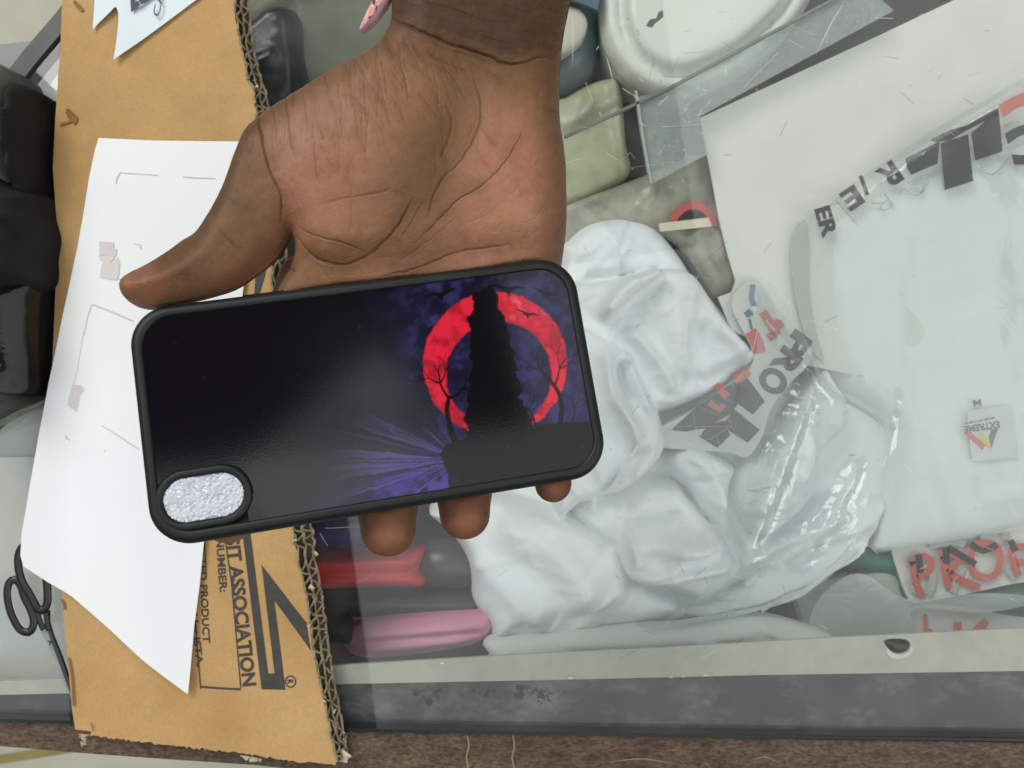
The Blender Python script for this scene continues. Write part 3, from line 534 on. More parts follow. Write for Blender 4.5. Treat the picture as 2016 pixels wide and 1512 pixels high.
M_fluted = mat('flute_shade_brown', lin(70,58,44), .95)  # dark floor colour stands in for the shade inside the flutes
# core body under the liner: its right side slopes out to the bottom liner
ed = catmull(EDGE, 8, False); oo = catmull(OUTE, 8, False); n = 240
def resample(p, n):
    s_ = np.r_[0, np.cumsum(np.hypot(*np.diff(p, axis=0).T))]; t = np.linspace(0, s_[-1], n)
    return np.stack([np.interp(t, s_, p[:,0]), np.interp(t, s_, p[:,1])], 1), s_[-1]
er, EL = resample(ed, n); orr, _ = resample(oo, n)
lev = lambda k: er*(1-k)+orr*k
Lp = np.array([np.interp(er[:,1], [q[1] for q in LEFT[::-1]], [q[0] for q in LEFT[::-1]])+3, er[:,1]]).T
Lp[er[:,1] > 1436] = np.stack([np.interp(er[er[:,1] > 1436][:,1], [1436,1500], [150,560]), er[er[:,1] > 1436][:,1]], 1)
cv = []; cf = []
for k, (pp, z) in enumerate(((Lp, ZC-.0012), (er-np.array([6,0]), ZC-.0012), (orr-np.array([2,0]), .0009), (Lp, .0009))):
    cv += [(*q, z) for q in px2(pp, z)]
for i in range(n-1):
    for k in range(3): cf.append([k*n+i, k*n+i+1, (k+1)*n+i+1, (k+1)*n+i])
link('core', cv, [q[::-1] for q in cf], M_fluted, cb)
rib_v = []; rib_f = []
def ribbon(off, z, dep, th):
    """a thin upright paper wall along the edge: off(i) = 0..1 across the band"""
    global rib_v, rib_f
    k = np.array([off(i) for i in range(n2)])
    p = E2*(1-k[:,None])+O2*k[:,None]
    zz = np.array([z(kk) for kk in k])
    t = np.gradient(p, axis=0); t /= np.linalg.norm(t, axis=1)[:,None]+1e-9; nn = np.stack([-t[:,1], t[:,0]], 1)*th
    b0 = len(rib_v)
    for sgn in (1, -1):
        q = p+nn*sgn; rib_v += [((a-1008)/F*(H-c), (756-b)/F*(H-c), c) for (a, b), c in zip(q, zz)]
    for sgn in (1, -1):
        q = p+nn*sgn; c2 = zz-dep; rib_v += [((a-1008)/F*(H-c), (756-b)/F*(H-c), c) for (a, b), c in zip(q, c2)]
    for i in range(n2-1):
        a = b0+i
        rib_f += [[a, a+1, a+n2+1, a+n2], [a+2*n2, a+2*n2+1, a+1, a], [a+n2, a+n2+1, a+3*n2+1, a+3*n2]]
n2 = 1500
E2, _ = resample(ed, n2); O2, _ = resample(oo, n2)
tt = np.linspace(0, EL, n2); jit = fbm(tt, tt*0, 40, 61)-.5; jit2 = fbm(tt, tt*0, 11, 63)-.5
wall = lambda k: ZC*(1-k)-.0004*(1-k)+.0012
for c0, amp, pw, ph in ((.25, .23, 42, 0), (.73, .22, 35, 1.3)):
    ribbon(lambda i: c0+amp*(1+1.2*jit[i])*math.sin(2*math.pi*tt[i]/pw+ph+8*jit[i])+.22*jit2[i], wall, .0028, 2.0)
for c0, th in ((.02, 1.8), (.48, 1.9), (.97, 2.3)):
    ribbon(lambda i: c0+.26*jit2[i]+.16*jit[i], wall, .0026, th)
# torn paper tufts
TF = []; TFf = []
def tuft(x, y, r, z, k=7):
    r = r*1.5; b0 = len(TF); an = np.sort(rng.random(k)*2*math.pi)
    TF.append(tuple(P(x, y, z+.0016)))
    for a in an: TF.append(tuple(P(x+r*rng.uniform(.5,1.25)*math.cos(a), y+r*rng.uniform(.5,1.25)*math.sin(a), z+rng.uniform(-.0008,.0012))))
    for i in range(k): TFf.append([b0, b0+1+(i+1) % k, b0+1+i])
for x, y, r in ((160,1455,7),(163,1463,5),(394,1462,12),(402,1468,8),(386,1470,6),(478,1478,9),(488,1484,10),(500,1490,8),(509,1494,7),(679,1488,9),(672,1480,6),(181,1440,4),(430,1464,4)): tuft(x, y, r, .004)
for k in range(46):
    i = rng.integers(0, n2); q = rng.choice([.0, .48, 1.0])+rng.normal(0, .06); pt = E2[i]*(1-q)+O2[i]*q; tuft(pt[0], pt[1], rng.uniform(2, 5), wall(min(max(q,0),1)), 5)
link('fluting', rib_v+TF, rib_f+[[q+len(rib_v) for q in f_] for f_ in TFf], None, cb, mats=[M_flute, mat('torn_paper', lin(222,210,180), .9, lin(190,176,146), 200)], midx=[0]*len(rib_f)+[1]*len(TFf))
# printing on the sheet
ZI = lambda x, y: ZC+cb_h(np.asarray(x, float), np.asarray(y, float), None)+.00025
M_print = mat('flexo_ink', lin(70,68,64), .7, lin(60,58,55), 300)
mk = Marks(ZI)
mk.text('TRANSIT ASSOCIATION', (434,960), (479,1352), 26, .034)
mk.build('heading_lettering', M_print, cb)
mk = Marks(ZI); mk.text('NUMBER:', (425,1060), (433,1166), 15, .028); mk.build('number_lettering', M_print, cb)
mk = Marks(ZI); mk.text('TESTED PRODUCT', (390,1060), (400,1266), 14, .025); mk.text('Certified by ISTA.', (366,1118), (388,1313), 13, .025); mk.build('caption_lettering', M_print, cb)
mk = Marks(ZI)
mk.line([(440,1040),(456,1150),(474,1354)], 2.5, smooth=False); mk.line([(384,1220),(395,1356)], 2.5, smooth=False); mk.line([(394,1352),(430,1355),(474,1357)], 4)
mk.each('frame_line', M_print, cb)
mk = Marks(ZI)
mk.poly([(470,990),(485,988),(528,1326),(540.5,1326),(515,1112),(603,1226),(612,1281),(540,1182),(562,1358),(515,1357)], 16)
mk.poly([(503,545),(519,512),(527,516),(521,545),(512,575),(500,590)], 10)
mk.each('arrow_emblem', M_print, cb)
mk = Marks(ZI); a = np.linspace(0, 2*math.pi, 19)
mk.line([(572+10*math.cos(q), 1342+11*math.sin(q)) for q in a], 2.6); mk.text('R', (566,1338), (566.6,1347), 11, .04); mk.build('registered_mark', M_print, cb)
# brown staples / tape marks
M_st = mat('amber_tape', lin(150,108,34), .4, lin(122,84,24), 90, spec=.2)
for nm, pl in (('tape_mark', [(133,213),(144,222),(153,233),(146,246),(143,240),(118,248),(120,242),(136,238),(129,222)]), ('tape_mark', [(146,0),(156,8),(166,20),(160,23),(150,14),(144,4)])):
    slab(nm, pl, ZC+.0006, .0003, M_st, cb, 5, None)
cb_edge = Marks(ZC+.0009)
cb_edge.line([(122,1180),(126,1190),(127,1200)], 4); cb_edge.line([(135,1295),(138,1310),(142,1335),(145,1390)], 4)
cb_edge.line([(180,1424),(182,1434),(184,1440)], 2); cb_edge.each('edge_stain', mat('brown_stain', lin(130,96,54), .8), cb)

# ------------------------------------------------------------------ papers
M_paper = mat('white_paper', lin(243,245,246), .6, lin(240,243,246), 8)
def ph(x, y, d):
    lf = np.clip((150-x)/110, 0, 1); h = .0045*np.exp(-((x-230-(y-800)*.12)/90)**2)*np.clip((y-420)/400, 0, 1)+.012*lf**1.3*np.clip((y-350)/500, 0, 1)
    return h+.0015+.004*np.clip((y-1000)/250, 0, 1)*np.exp(-((x-100)/120)**2)
PZ = ZC+.0008
pap = slab('paper_sheet', [(197,273),(300,278),(400,279.5),(470,280),(520,281),(500,450),(482,560),(450,800),(404,1065),(396,1150),(386,1230),(379,1320),(375,1362),(290,1291),(230,1236),(150,1170),(108,1139),(70,1106),(65,1085),(66,1040),(76,960),(92,850),(106,755),(130,622),(158,480),(178,352),(190,295)], PZ, .0002, M_paper, None, 16, ph, curve=False)
tag(pap, 'white paper sheet with faint mauve print, curling over cardboard', 'paper')
PM = lambda x, y: PZ+ph(np.asarray(x, float), np.asarray(y, float), None)+.0003
M_mauve = mat('pale_mauve_ink', lin(222,212,216), .7, lin(214,206,210), 60); M_fg = mat('faint_grey_ink', lin(206,210,208), .7)
mk = Marks(PM); mk.poly([(195,475),(224,477),(224,490),(230,490),(228,505),(196,502)], 12); mk.build('mauve_print', M_mauve, pap)
mk = Marks(PM); mk.poly([(193,503),(222,504),(226,508),(216,517),(204,517),(196,512)], 10); mk.poly([(200,518),(222,516),(232,506),(236,520),(234,540),(229,552),(196,547)], 12); mk.build('mauve_print', mat('pale_taupe_ink', lin(220,216,214), .7), pap)
mk = Marks(PM); mk.poly([(143,757),(160,759),(172,772),(171,795),(164,805),(165,818),(150,810),(133,799),(136,780)], 12); mk.build('mauve_print', M_mauve, pap)
mk = Marks(PM)
for pl, wd in (([(181,599),(220,614),(262,632)], 3), ([(180,600),(172,625),(165,660)], 2), ([(166,818),(220,850),(272,884)], 2.6), ([(164,655),(150,740),(143,757)], 1.4), ([(240,552),(232,548)], 3), ([(128,855),(130,863),(138,867)], 2.5), ([(180,888),(204,896),(207,886)], 2.5), ([(235,341),(230,350),(228,362)], 2), ([(235,340),(270,342),(312,345)], 1.6), ([(360,348),(388,350),(424,351)], 2.2), ([(263,480),(276,482),(277,490)], 2.2)):
    mk.line(pl, wd)
mk.each('frame_print', M_fg, pap)
p2 = slab('torn_paper_card', [(186,-60),(187,0),(185,30),(183,60),(190,51),(200,42),(220,24),(226,17),(231,16),(235,27),(235,45),(233,67),(229,98),(225,120),(300,64),(383,2),(420,-25),(440,-80)], PZ+.0006, .0003, mat('pale_blue_paper', lin(226,238,242), .6, lin(222,234,240), 10), None, 14, lambda x, y, d: .0012*np.exp(-((x-230)/40)**2), curve=False)
tag(p2, 'pale blue white torn card with navy block at top left', 'card')
mk = Marks(PZ+.0024); mk.poly([(255,-30),(258,24),(290,0),(330,-30)], 20); mk.build('navy_print', mat('navy_ink', lin(58,60,92), .6, lin(70,70,100), 90), p2)
mk = Marks(PZ+.0026); mk.text('H', (284,8), (277,-4), 14, -.02); mk.build('white_lettering', mat('white_ink', lin(220,224,235), .6), p2)
mk = Marks(PZ+.0024); mk.text('CA', (314,33), (322,-16), 14, .01); mk.build('logo_lettering', mat('grey_ink', lin(80,86,104), .6), p2)

# ------------------------------------------------------------------ scissors
def tube(name, pts, rpx, z, m, parent=None, close=True, flat=.75, zf=None, rr=None):
    p = catmull(pts, 5, close); n = len(p); t = np.roll(p, -1, 0)-np.roll(p, 1, 0)
    if not close: t = np.gradient(p, axis=0)
    t /= np.linalg.norm(t, axis=1)[:,None]+1e-9; nn = np.stack([-t[:,1], t[:,0]], 1); K = 12; v = []; f = []
    for k in range(K):
        a = 2*math.pi*k/K; rk = rpx if rr is None else np.interp(np.linspace(0, 1, n), np.linspace(0, 1, len(rr)), rr)
        q = p+nn*(np.asarray(rk)*math.cos(a))[..., None] if np.ndim(rk) else p+nn*rk*math.cos(a)
        zz = z+np.asarray(rk)/F*H*math.sin(a)*flat+np.zeros(n)
        if zf is not None: zz = zz+zf(np.linspace(0, 1, n))
        v += [((x-1008)/F*(H-c), (756-y)/F*(H-c), c) for (x, y), c in zip(q, zz)]
    for k in range(K):
        for i in range(n if close else n-1): f.append([k*n+i, k*n+(i+1) % n, ((k+1) % K)*n+(i+1) % n, ((k+1) % K)*n+i])
    if not close: f.append([k*n for k in range(K)]); f.append([k*n+n-1 for k in range(K)][::-1])
    return link(name, v, f, m, parent, True)
sci = empty('scissors', P(70, 1200, .001), 'scissors with black loop handles sticking out from under cardboard', 'scissors')
M_hand = mat('black_plastic', lin(34,34,33), .28, lin(44,44,42), 80)
M_steel = mat('steel', lin(168,172,172), .28, lin(150,154,154), 60, metal=.7)
tube('handle', [(58,1074),(44,1078),(36,1096),(37,1122),(44,1146),(56,1166),(66,1184),(76,1200),(86,1200),(93,1186),(93,1158),(90,1136),(82,1116),(72,1094),(66,1078)], 8.5, .0060, M_hand, sci)
tube('handle', [(28,1141),(18,1148),(14,1168),(18,1196),(27,1220),(40,1240),(56,1245),(64,1236),(66,1220),(60,1200),(48,1176),(40,1152)], 8.0, .0045, M_hand, sci)
tube('shank', [(44,1160),(58,1178),(70,1200),(78,1222),(86,1240)], 6, .0052, M_hand, sci, False)
tube('shank', [(82,1196),(90,1206),(92,1224),(96,1242)], 5, .0056, M_hand, sci, False)
slab('blade', [(70,1216),(84,1234),(96,1238),(104,1262),(122,1310),(140,1372),(150,1400),(128,1346),(100,1282),(82,1246)], .0036, .0016, M_steel, sci, 8, curve=False, smooth=False)
slab('blade', [(88,1196),(96,1204),(96,1226),(104,1252),(120,1292),(138,1345),(148,1390),(120,1316),(98,1256),(90,1230)], .0054, .0016, mat('steel_dark', lin(70,74,74), .3, metal=.6), sci, 8, curve=False, smooth=False)
mk = Marks(.0039); mk.text('A', (93,1262), (98,1271), 7, .02); mk.build('stamp', M_hand, sci)

# ------------------------------------------------------------------ black packs at the left edge
M_gfab = mat('charcoal_fabric', lin(138,138,136), .5, lin(96,96,95), 30, .3, 300)
M_bfab = mat('black_fabric', lin(26,26,27), .85, lin(18,18,19), 50, .2, 500)
M_wrap = mat('black_wrap', lin(26,26,27), .16, lin(44,44,46), 40, .5, 90, stretch=(2, .4, 1))
lump('rolled_garment', [(-60,185),(10,151),(33,147),(54,155),(63,187),(65,250),(65,333),(61,380),(20,362),(-60,350)], .004, .034, 5, [('r',[(12,165),(8,260),(10,345)],.008,7),('s',[(38,160),(42,260),(40,360)],.008,8),('r',[(30,300),(40,330),(58,350)],.005,8)], M_gfab, 'upright charcoal garment roll nearest the corner of the counter', 'garment', namp=.003, nsc=40, step=5, group='black garments in the left pile')
lump('rolled_garment', [(58,200),(76,183),(93,192),(103,220),(107,250),(101,310),(99,400),(64,390),(60,300)], .003, .026, 5, [('s',[(76,200),(78,290),(74,380)],.008,8),('r',[(70,270),(82,260),(84,330)],.005,6)], M_bfab, 'narrow black garment roll squeezed against the cardboard edge', 'garment', namp=.003, nsc=40, step=5, group='black garments in the left pile')
lump('folded_garment', [(-60,330),(20,350),(61,372),(97,392),(104,430),(114,470),(109,510),(106,560),(70,590),(40,625),(0,660),(-60,700)], .012, .036, 24, [('r',[(0,455),(60,450),(105,440)],.004,14)], M_bfab, 'matte black folded garment on top of the left pile', 'garment', namp=.003, nsc=70, group='black garments in the left pile')
lump('wrapped_pack', [(-60,650),(40,610),(70,580),(104,548),(100,640),(98,740),(95,772),(80,790),(40,808),(0,828),(-60,850)], .004, .03, 6, [('r',[(14,640),(12,700),(16,760)],.010,9),('r',[(38,615),(42,690),(28,770)],.010,9),('s',[(62,590),(62,680),(58,780)],.009,7),('r',[(84,575),(80,640),(92,720)],.008,8),('r',[(20,790),(60,770),(90,735)],.008,8)], M_wrap, 'glossy black plastic wrapped pack at the bottom of the left pile', 'pack', namp=.004, nsc=30, group='black garments in the left pile', step=6)
tag(slab('clear_sleeve', [(-60,800),(0,782),(30,770),(70,762),(98,750),(97,778),(80,797),(40,818),(0,840),(-60,866)], .002, .0015, mat('clear_sleeve_edge', lin(110,112,104), .2, lin(160,162,152), 90, .6, 60), None, 8, lambda x, y, d: .004*(1-np.exp(-d/4))+.002*(fbm(x, y, 14, 71)-.5)), 'crinkled clear plastic sleeve edge below the wrapped pack', 'sleeve')

# ------------------------------------------------------------------ phone case (pose recovered from its outline)
def rot(x, y, z):
    cx, sx, cy, sy, cz, sz = math.cos(x), math.sin(x), math.cos(y), math.sin(y), math.cos(z), math.sin(z)
    return np.array([[cz,-sz,0],[sz,cz,0],[0,0,1]])@np.array([[cy,0,sy],[0,1,0],[-sy,0,cy]])@np.array([[1,0,0],[0,cx,-sx],[0,sx,cx]])
RC = rot(math.radians(-6.7814), math.radians(8.7688), math.radians(8.3583)); TC = np.array([-.04744, -.00312, .17317])
W2, H2 = .0780, .0405
def cw(l): return np.asarray(l, float)@RC.T+TC
def topx(wp): d = H-wp[:,2]; return np.stack([1008+F*wp[:,0]/d, 756-F*wp[:,1]/d], 1)
def px_local(x, y, lz=0.0):
    o = np.array([0, 0, H]); d = np.array([(x-1008)/F, (756-y)/F, -1.0])
    ol = RC.T@(o-TC); dl = RC.T@d; t = (lz-ol[2])/dl[2]; return (ol+dl*t)[:2]
def rrect(w, h, r, k=14):
    p = []
    for cx, cy, a0 in ((w-r, h-r, 0), (-w+r, h-r, 90), (-w+r, -h+r, 180), (w-r, -h+r, 270)):
        for i in range(k+1):
            a = math.radians(a0+90*i/k); p.append((cx+r*math.cos(a), cy+r*math.sin(a)))
    return np.array(p)
pc = empty('phone_case', TC+RC@np.array([0,0,-.012]), 'black phone case with red moon picture held in the hand', 'phone case')
M_rub = mat('black_rubber', lin(19,22,22), .52, lin(25,28,28), 60, .06, 1500, spec=.4)
prof = [(.0040,-.0120),(.0010,-.0114),(0,-.0096),(0,-.0040),(.0003,-.0022),(.0010,-.0009),(.0020,-.0002),(.0030,0),(.0038,-.0002),(.0042,-.0006),(.00435,-.0016)]
v = []; f = []
for ins, z in prof: v += [(x, y, z) for x, y in rrect(W2-ins, H2-ins, .0135-ins*.75)]
n = len(rrect(W2, H2, .0135))
for i in range(len(prof)-1):
    for k in range(n): f.append([i*n+k, i*n+(k+1) % n, (i+1)*n+(k+1) % n, (i+1)*n+k])
f.append(list(range(n))[::-1]); f.append([(len(prof)-1)*n+k for k in range(n)])
bump_ = link('bumper', cw(v), f, M_rub, pc, True)
# side buttons seen along the upper edge
for x0, x1 in ((-.040, -.026), (-.020, -.006)):
    bv = [(x, H2+dy, z) for dy, z in ((-.0006,-.0036),(.0007,-.0044),(.0007,-.0076),(-.0006,-.0084)) for x in (x0, x0+.0008, x1-.0008, x1)]
    bf = [[r*4+c, r*4+c+1, (r+1)*4+c+1, (r+1)*4+c] for r in range(3) for c in range(3)]
    link('side_button', cw(bv), bf, M_rub, pc, True)
# picture panel: fine grid, printed colours painted per vertex
cc = px_local(400, 979); RA, RB = .0126, .0070
def stadium(a, b, k=16):
    p = []
    for s_, a0 in ((1, -90), (-1, 90)):
        for i in range(k+1):
            t = math.radians(a0+180*i/k); p.append((s_*(a-b)+b*math.cos(t), b*math.sin(t)))
    return np.array(p)
st = .00028
gx = np.arange(-W2+.0040, W2-.0040+st, st); gy = np.arange(-H2+.0040, H2-.0040+st, st)
GX, GY = np.meshgrid(gx, gy, indexing='ij'); lx, ly = GX.ravel(), GY.ravel()
def sdr(x, y, w, h, r):
    qx, qy = np.abs(x)-w+r, np.abs(y)-h+r
    return np.hypot(np.maximum(qx, 0), np.maximum(qy, 0))+np.minimum(np.maximum(qx, qy), 0)-r
ring = lambda x, y: np.hypot(np.maximum(np.abs(x-cc[0])-(RA-RB), 0), y-cc[1])-RB
keep = sdr(lx, ly, W2-.0040, H2-.0040, .0105) < 0
# the panel is cut away round the camera opening and in that corner
corner = (ring(lx, ly) < .0030) | ((lx < cc[0]+.004) & (ly < cc[1]+.0005)) | ((ly < cc[1]-.002) & (lx < cc[0]+RA+.0005)) | ((lx < cc[0]-RA+.002) & (ly < cc[1]+.004))
lv = np.column_stack([lx, ly, np.full(len(lx), -.0010)]); wv = cw(lv); q = topx(wv); X, Y = q[:,0], q[:,1]
def sm(a, b, x): t = np.clip((x-a)/(b-a), 0, 1); return t*t*(3-2*t)
def mixc(c, k, col): return c*(1-k[:,None])+np.array(col)[None]*k[:,None]
n1 = fbm(X, Y, 70, 2, 5); n2_ = fbm(X, Y, 22, 9, 4); n3 = fbm(X, Y, 9, 12, 3)
col = np.tile(np.array(lin(12,9,16)), (len(X), 1)).astype(float)
# night sky: violet clouds to the right and along the bottom, black to the left
sky = sm(690, 1000, X+ (n1-.5)*240)*sm(505, 640, Y+(n1-.5)*90)
col = mixc(col, np.clip(sky, 0, 1)*.9, lin(30,27,60))
col = mixc(col, sm(760, 860, X+(n1-.5)*100)*sm(.42, .72, n2_*.6+n1*.4)*.75, lin(58,56,104))
low = sm(0, 130, Y-(985-(X-480)*.36+ (n1-.5)*130))*sm(560, 700, X)
col = mixc(col, np.clip(low, 0, 1)*.55, lin(44,36,92))
refl_ = np.exp(-((X-735)/110)**2-((Y-760)/120)**2)*(.4+.9*n1); col = mixc(col, np.clip(refl_, 0, 1)*.55, lin(46,47,58))  # grey room reflection painted into the middle of the print
# rays of pale violet brushed outwards from the cliff
ang = np.arctan2(Y-905, X-905); rr_ = np.hypot(X-905, Y-905)
streak = vnoise(ang*26+n2_*2, rr_*.004, 1.0, 5)*.55+vnoise(ang*62+n2_*3, rr_*.008, 1.0, 8)*.45
ray = sm(.46, .76, streak)*sm(400, 40, rr_)*(np.abs(ang) > 1.75)*sm(600, 780, X)*sm(800, 900, Y+ (n1-.5)*90)
col = mixc(col, np.clip(ray*.42, 0, 1), lin(112,102,180))
col = mixc(col, sm(905, 985, Y+(X-800)*.13+(n2_-.5)*60)*sm(680, 800, X)*sm(.35,.6,n2_)*.8, lin(72,62,146))
# red moon: a plain ring-shaped eclipse
mx, my = 975, 716
ro = np.hypot(X-mx, Y-my)+(n3-.5)*7; ri = np.hypot(X-(mx+7), (Y-(my+22)))*.9+(n3-.5)*6
moon = sm(143, 139, ro)*sm(91, 96, ri)
mt = np.array(lin(214,34,58))[None]*(1-sm(.35, .65, n2_)[:,None]*.45)+np.array(lin(240,90,112))[None]*(sm(.50, .8, n2_)*sm(660, 600, Y)*sm(960,1010,X))[:,None]*.6
col = col*(1-moon[:,None])+mt*moon[:,None]
col = mixc(col, sm(91, 86, ri)*.5*sm(.3, .7, n2_), lin(52,50,98))
blk = np.array(lin(9,8,12)); mask = np.zeros(len(X))
def ink(k):
    global mask; mask = np.maximum(mask, k)
qq = np.stack([X, Y], 1)
def stroke(pts, w0, w1):
    pl = catmull(pts, 8, False) if len(pts) > 2 else np.asarray(pts, float)
    lo, hi = pl.min(0)-9, pl.max(0)+9
    s_ = np.where((X > lo[0]) & (X < hi[0]) & (Y > lo[1]) & (Y < hi[1]))[0]
    if len(s_) == 0: return
    d, t, _ = segdist(qq[s_], pl, False); ww = w0+(w1-w0)*t; mask[s_] = np.maximum(mask[s_], sm(.8, -.8, d-ww))
# ground and cliff
gy_ = np.interp(X, [860,872,880,905,940,975,1010,1060,1110,1200], [900,884,876,868,852,846,842,836,832,828])+(n3-.5)*8
gl = np.interp(Y, [860,885,905,925,950,1000], [905,862,872,880,884,886])+(n3-.5)*10
ink(sm(-2, 2, Y-gy_)*sm(-2, 2, X-gl))
# a weathered standing rock instead of any figure
rw = np.interp(Y, [560,580,640,720,800,870], [16,24,34,46,56,72]); rc_ = np.interp(Y, [566,620,700,780,860], [950,956,966,972,985])
ink(sm(2, -2, np.abs(X-rc_+ (n2_-.5)*26)-rw+(n3-.5)*12)*sm(570, 576, Y+(X-940)*.5+(n3-.5)*14)*sm(900, 880, Y))
# bare trees
rt = random.Random(5)
def tree(x, y, a, l, w_, depth):
    x2, y2 = x+l*math.cos(a), y+l*math.sin(a); m_ = ((x+x2)/2+rt.uniform(-3, 3), (y+y2)/2+rt.uniform(-3, 3))
    stroke([(x, y), m_, (x2, y2)], w_, w_*.62)
    if depth == 0: return
    for da in ((-.5, .35, .9) if depth > 2 else (-.55, .5)): tree(x2, y2, a+da*rt.uniform(.7, 1.3), l*rt.uniform(.6, .8), w_*.6, depth-1)
stroke([(1102,838),(1106,800),(1098,770),(1078,742)], 5.5, 3.5); tree(1080,745,-2.3,26,2.6,3); tree(1092,760,-1.3,36,2.2,3)
stroke([(898,876),(886,840),(880,808),(884,782)], 7, 4); tree(884,784,-2.1,34,3,3); tree(884,784,-.6,30,2.6,3)
tree(1054,838,-1.9,28,2.2,3); tree(948,850,-1.5,22,1.6,2); tree(926,862,-2.0,16,1.4,2); tree(1020,842,-1.3,20,1.3,2); tree(1126,830,-1.4,26,1.4,3)
# birds
for bx, by, s_, a in ((1000,572,1.5,.1),(1038,620,.95,.25),(1075,580,1.1,.35),(868,582,1.3,-.3)):
    for sgn in (-1, 1): stroke([(bx, by), (bx+sgn*11*s_, by-5*s_+sgn*a*10), (bx+sgn*24*s_, by-5*s_+sgn*a*26)], 3.4*s_, .7)
    stroke([(bx, by-2), (bx+2*s_, by+7*s_)], 3*s_, 1.2)
col = mixc(col, mask, blk)
col += (rng.random((len(col), 1))-.5)*.006*(.3+col.mean(1)[:,None]*6); col = np.clip(col, .002, 1)
# faint dust specks
for k in range(45):
    x, y = rng.uniform(280, 1150), rng.uniform(560, 1000); r = rng.exponential(1.5)+.8; e = np.exp(-(((X-x)/r)**2+((Y-y)/r)**2)); col = mixc(col, e*rng.uniform(.01, .10), (.25,.25,.25))
keep &= ~corner
idx = np.full(len(lx), -1); 
ok = keep.reshape(GX.shape); cell = ok[:-1,:-1] & ok[1:,:-1] & ok[1:,1:] & ok[:-1,1:]
I = np.arange(len(lx)).reshape(GX.shape); A = I[:-1,:-1][cell]; B = I[1:,:-1][cell]; Cc = I[1:,1:][cell]; D = I[:-1,1:][cell]
used = np.unique(np.concatenate([A,B,Cc,D])); idx[used] = np.arange(len(used))
M_pic = bpy.data.materials.new('printed_metal_panel'); M_pic.use_nodes = True; nt = M_pic.node_tree; b = nt.nodes['Principled BSDF']
at = nt.nodes.new('ShaderNodeVertexColor'); at.layer_name = 'print'; nt.links.new(at.outputs[0], b.inputs['Base Color'])
b.inputs['Roughness'].default_value = .09; b.inputs['Specular IOR Level'].default_value = .4
tc = nt.nodes.new('ShaderNodeTexCoord'); nz_ = nt.nodes.new('ShaderNodeTexNoise'); nz_.inputs['Scale'].default_value = 1600; nt.links.new(tc.outputs['Object'], nz_.inputs['Vector'])
bp = nt.nodes.new('ShaderNodeBump'); bp.inputs['Strength'].default_value = .03; bp.inputs['Distance'].default_value = .0003; nt.links.new(nz_.outputs['Fac'], bp.inputs['Height']); nt.links.new(bp.outputs[0], b.inputs['Normal'])
pic = link('picture_panel', wv[used], np.stack([idx[A], idx[B], idx[Cc], idx[D]], 1), M_pic, pc)
ca = pic.data.color_attributes.new('print', 'FLOAT_COLOR', 'POINT'); ca.data.foreach_set('color', np.column_stack([col[used], np.ones(len(used))]).ravel().astype(np.float32))
tag(pic, 'glossy dark picture of a red moon behind bare trees and rock')
# corner plate, camera ring and the foam seen through the opening
so = stadium(RA+.0030, RB+.0030); rings = [(.0031,-.0013),(.0029,-.0004),(.0022,.0001),(.0012,.0001),(.0004,-.0004),(.0001,-.0030)]
v = []; f = []; n = len(so)
for off, z in rings: v += [(cc[0]+x, cc[1]+y, z) for x, y in stadium(RA+off, RB+off)]
for i in range(len(rings)-1):
    for k in range(n): f.append([i*n+k, i*n+(k+1) % n, (i+1)*n+(k+1) % n, (i+1)*n+k])
link('camera_ring', cw(v), f, M_rub, pc, True)
fo = np.array(stadium(RA+.0002, RB+.0002))+cc; lo, hi = fo.min(0), fo.max(0); s2 = .00024
gx2, gy2 = np.meshgrid(np.arange(lo[0], hi[0]+s2, s2), np.arange(lo[1], hi[1]+s2, s2), indexing='ij')
cells = rng.random((520, 2))*(hi-lo)+lo; g2 = np.stack([gx2.ravel(), gy2.ravel()], 1)
dm = np.full(len(g2), 1.0)
for c in cells: dm = np.minimum(dm, ((g2-c)**2).sum(1))
hz = .0006*np.sqrt(np.clip(1-dm/(.00066**2), 0, 1))
sh2 = gx2.shape; inn = (ring(g2[:,0], g2[:,1]) < .0003).reshape(sh2); cell = inn[:-1,:-1] & inn[1:,:-1] & inn[1:,1:] & inn[:-1,1:]
I = np.arange(len(g2)).reshape(sh2)
M_foam = mat('packing_foam', lin(205,210,218), .12, lin(190,196,206), 300, Transmission_Weight=.0, spec=.8)
link('packing_foam', cw(np.column_stack([g2, -.0013+hz])), np.stack([I[:-1,:-1][cell], I[1:,:-1][cell], I[1:,1:][cell], I[:-1,1:][cell]], 1), M_foam, pc, True)
HAND_LEVEL = 2

# ------------------------------------------------------------------ the hand: one continuous skin grown from a distance field
nC = RC[:,2]
def zcase(x, y): return TC[2]-(nC[0]*(x-TC[0])+nC[1]*(y-TC[1]))/nC[2]
SIL = [(752,-330),(750,-120),(752,-10),(728,44),(690,75),(640,104),(580,144),(528,176),(484,212),(464,252),(456,292),(444,340),(420,395),(384,458),(330,512),(262,540),(246,556),(247,576),(262,594),(292,603),(340,600),(400,586),(450,567),(494,530),(530,490),(553,448),(561,476),(552,512),(536,548),(526,575),(530,610),(560,660),(760,680),(1000,660),(1090,620),(1108,560),(1117,500),(1125,430),(1127,350),(1122,250),(1113,190),(1111,115),(1114,50),(1122,-10),(1140,-120),(1150,-330)]
sil = catmull(SIL, 9)
ZR = .172
sx = px2(sil, ZR)
VX = .00085
x0, x1, y0, y1, z0_, z1_ = -.142, .036, -.066, .215, .118, .212
ax = np.arange(x0, x1, VX, dtype=np.float32); ay = np.arange(y0, y1, VX, dtype=np.float32); az = np.arange(z0_, z1_, VX, dtype=np.float32)
g2x, g2y = np.meshgrid(ax, ay, indexing='ij'); q = np.stack([g2x.ravel(), g2y.ravel()], 1).astype(float)
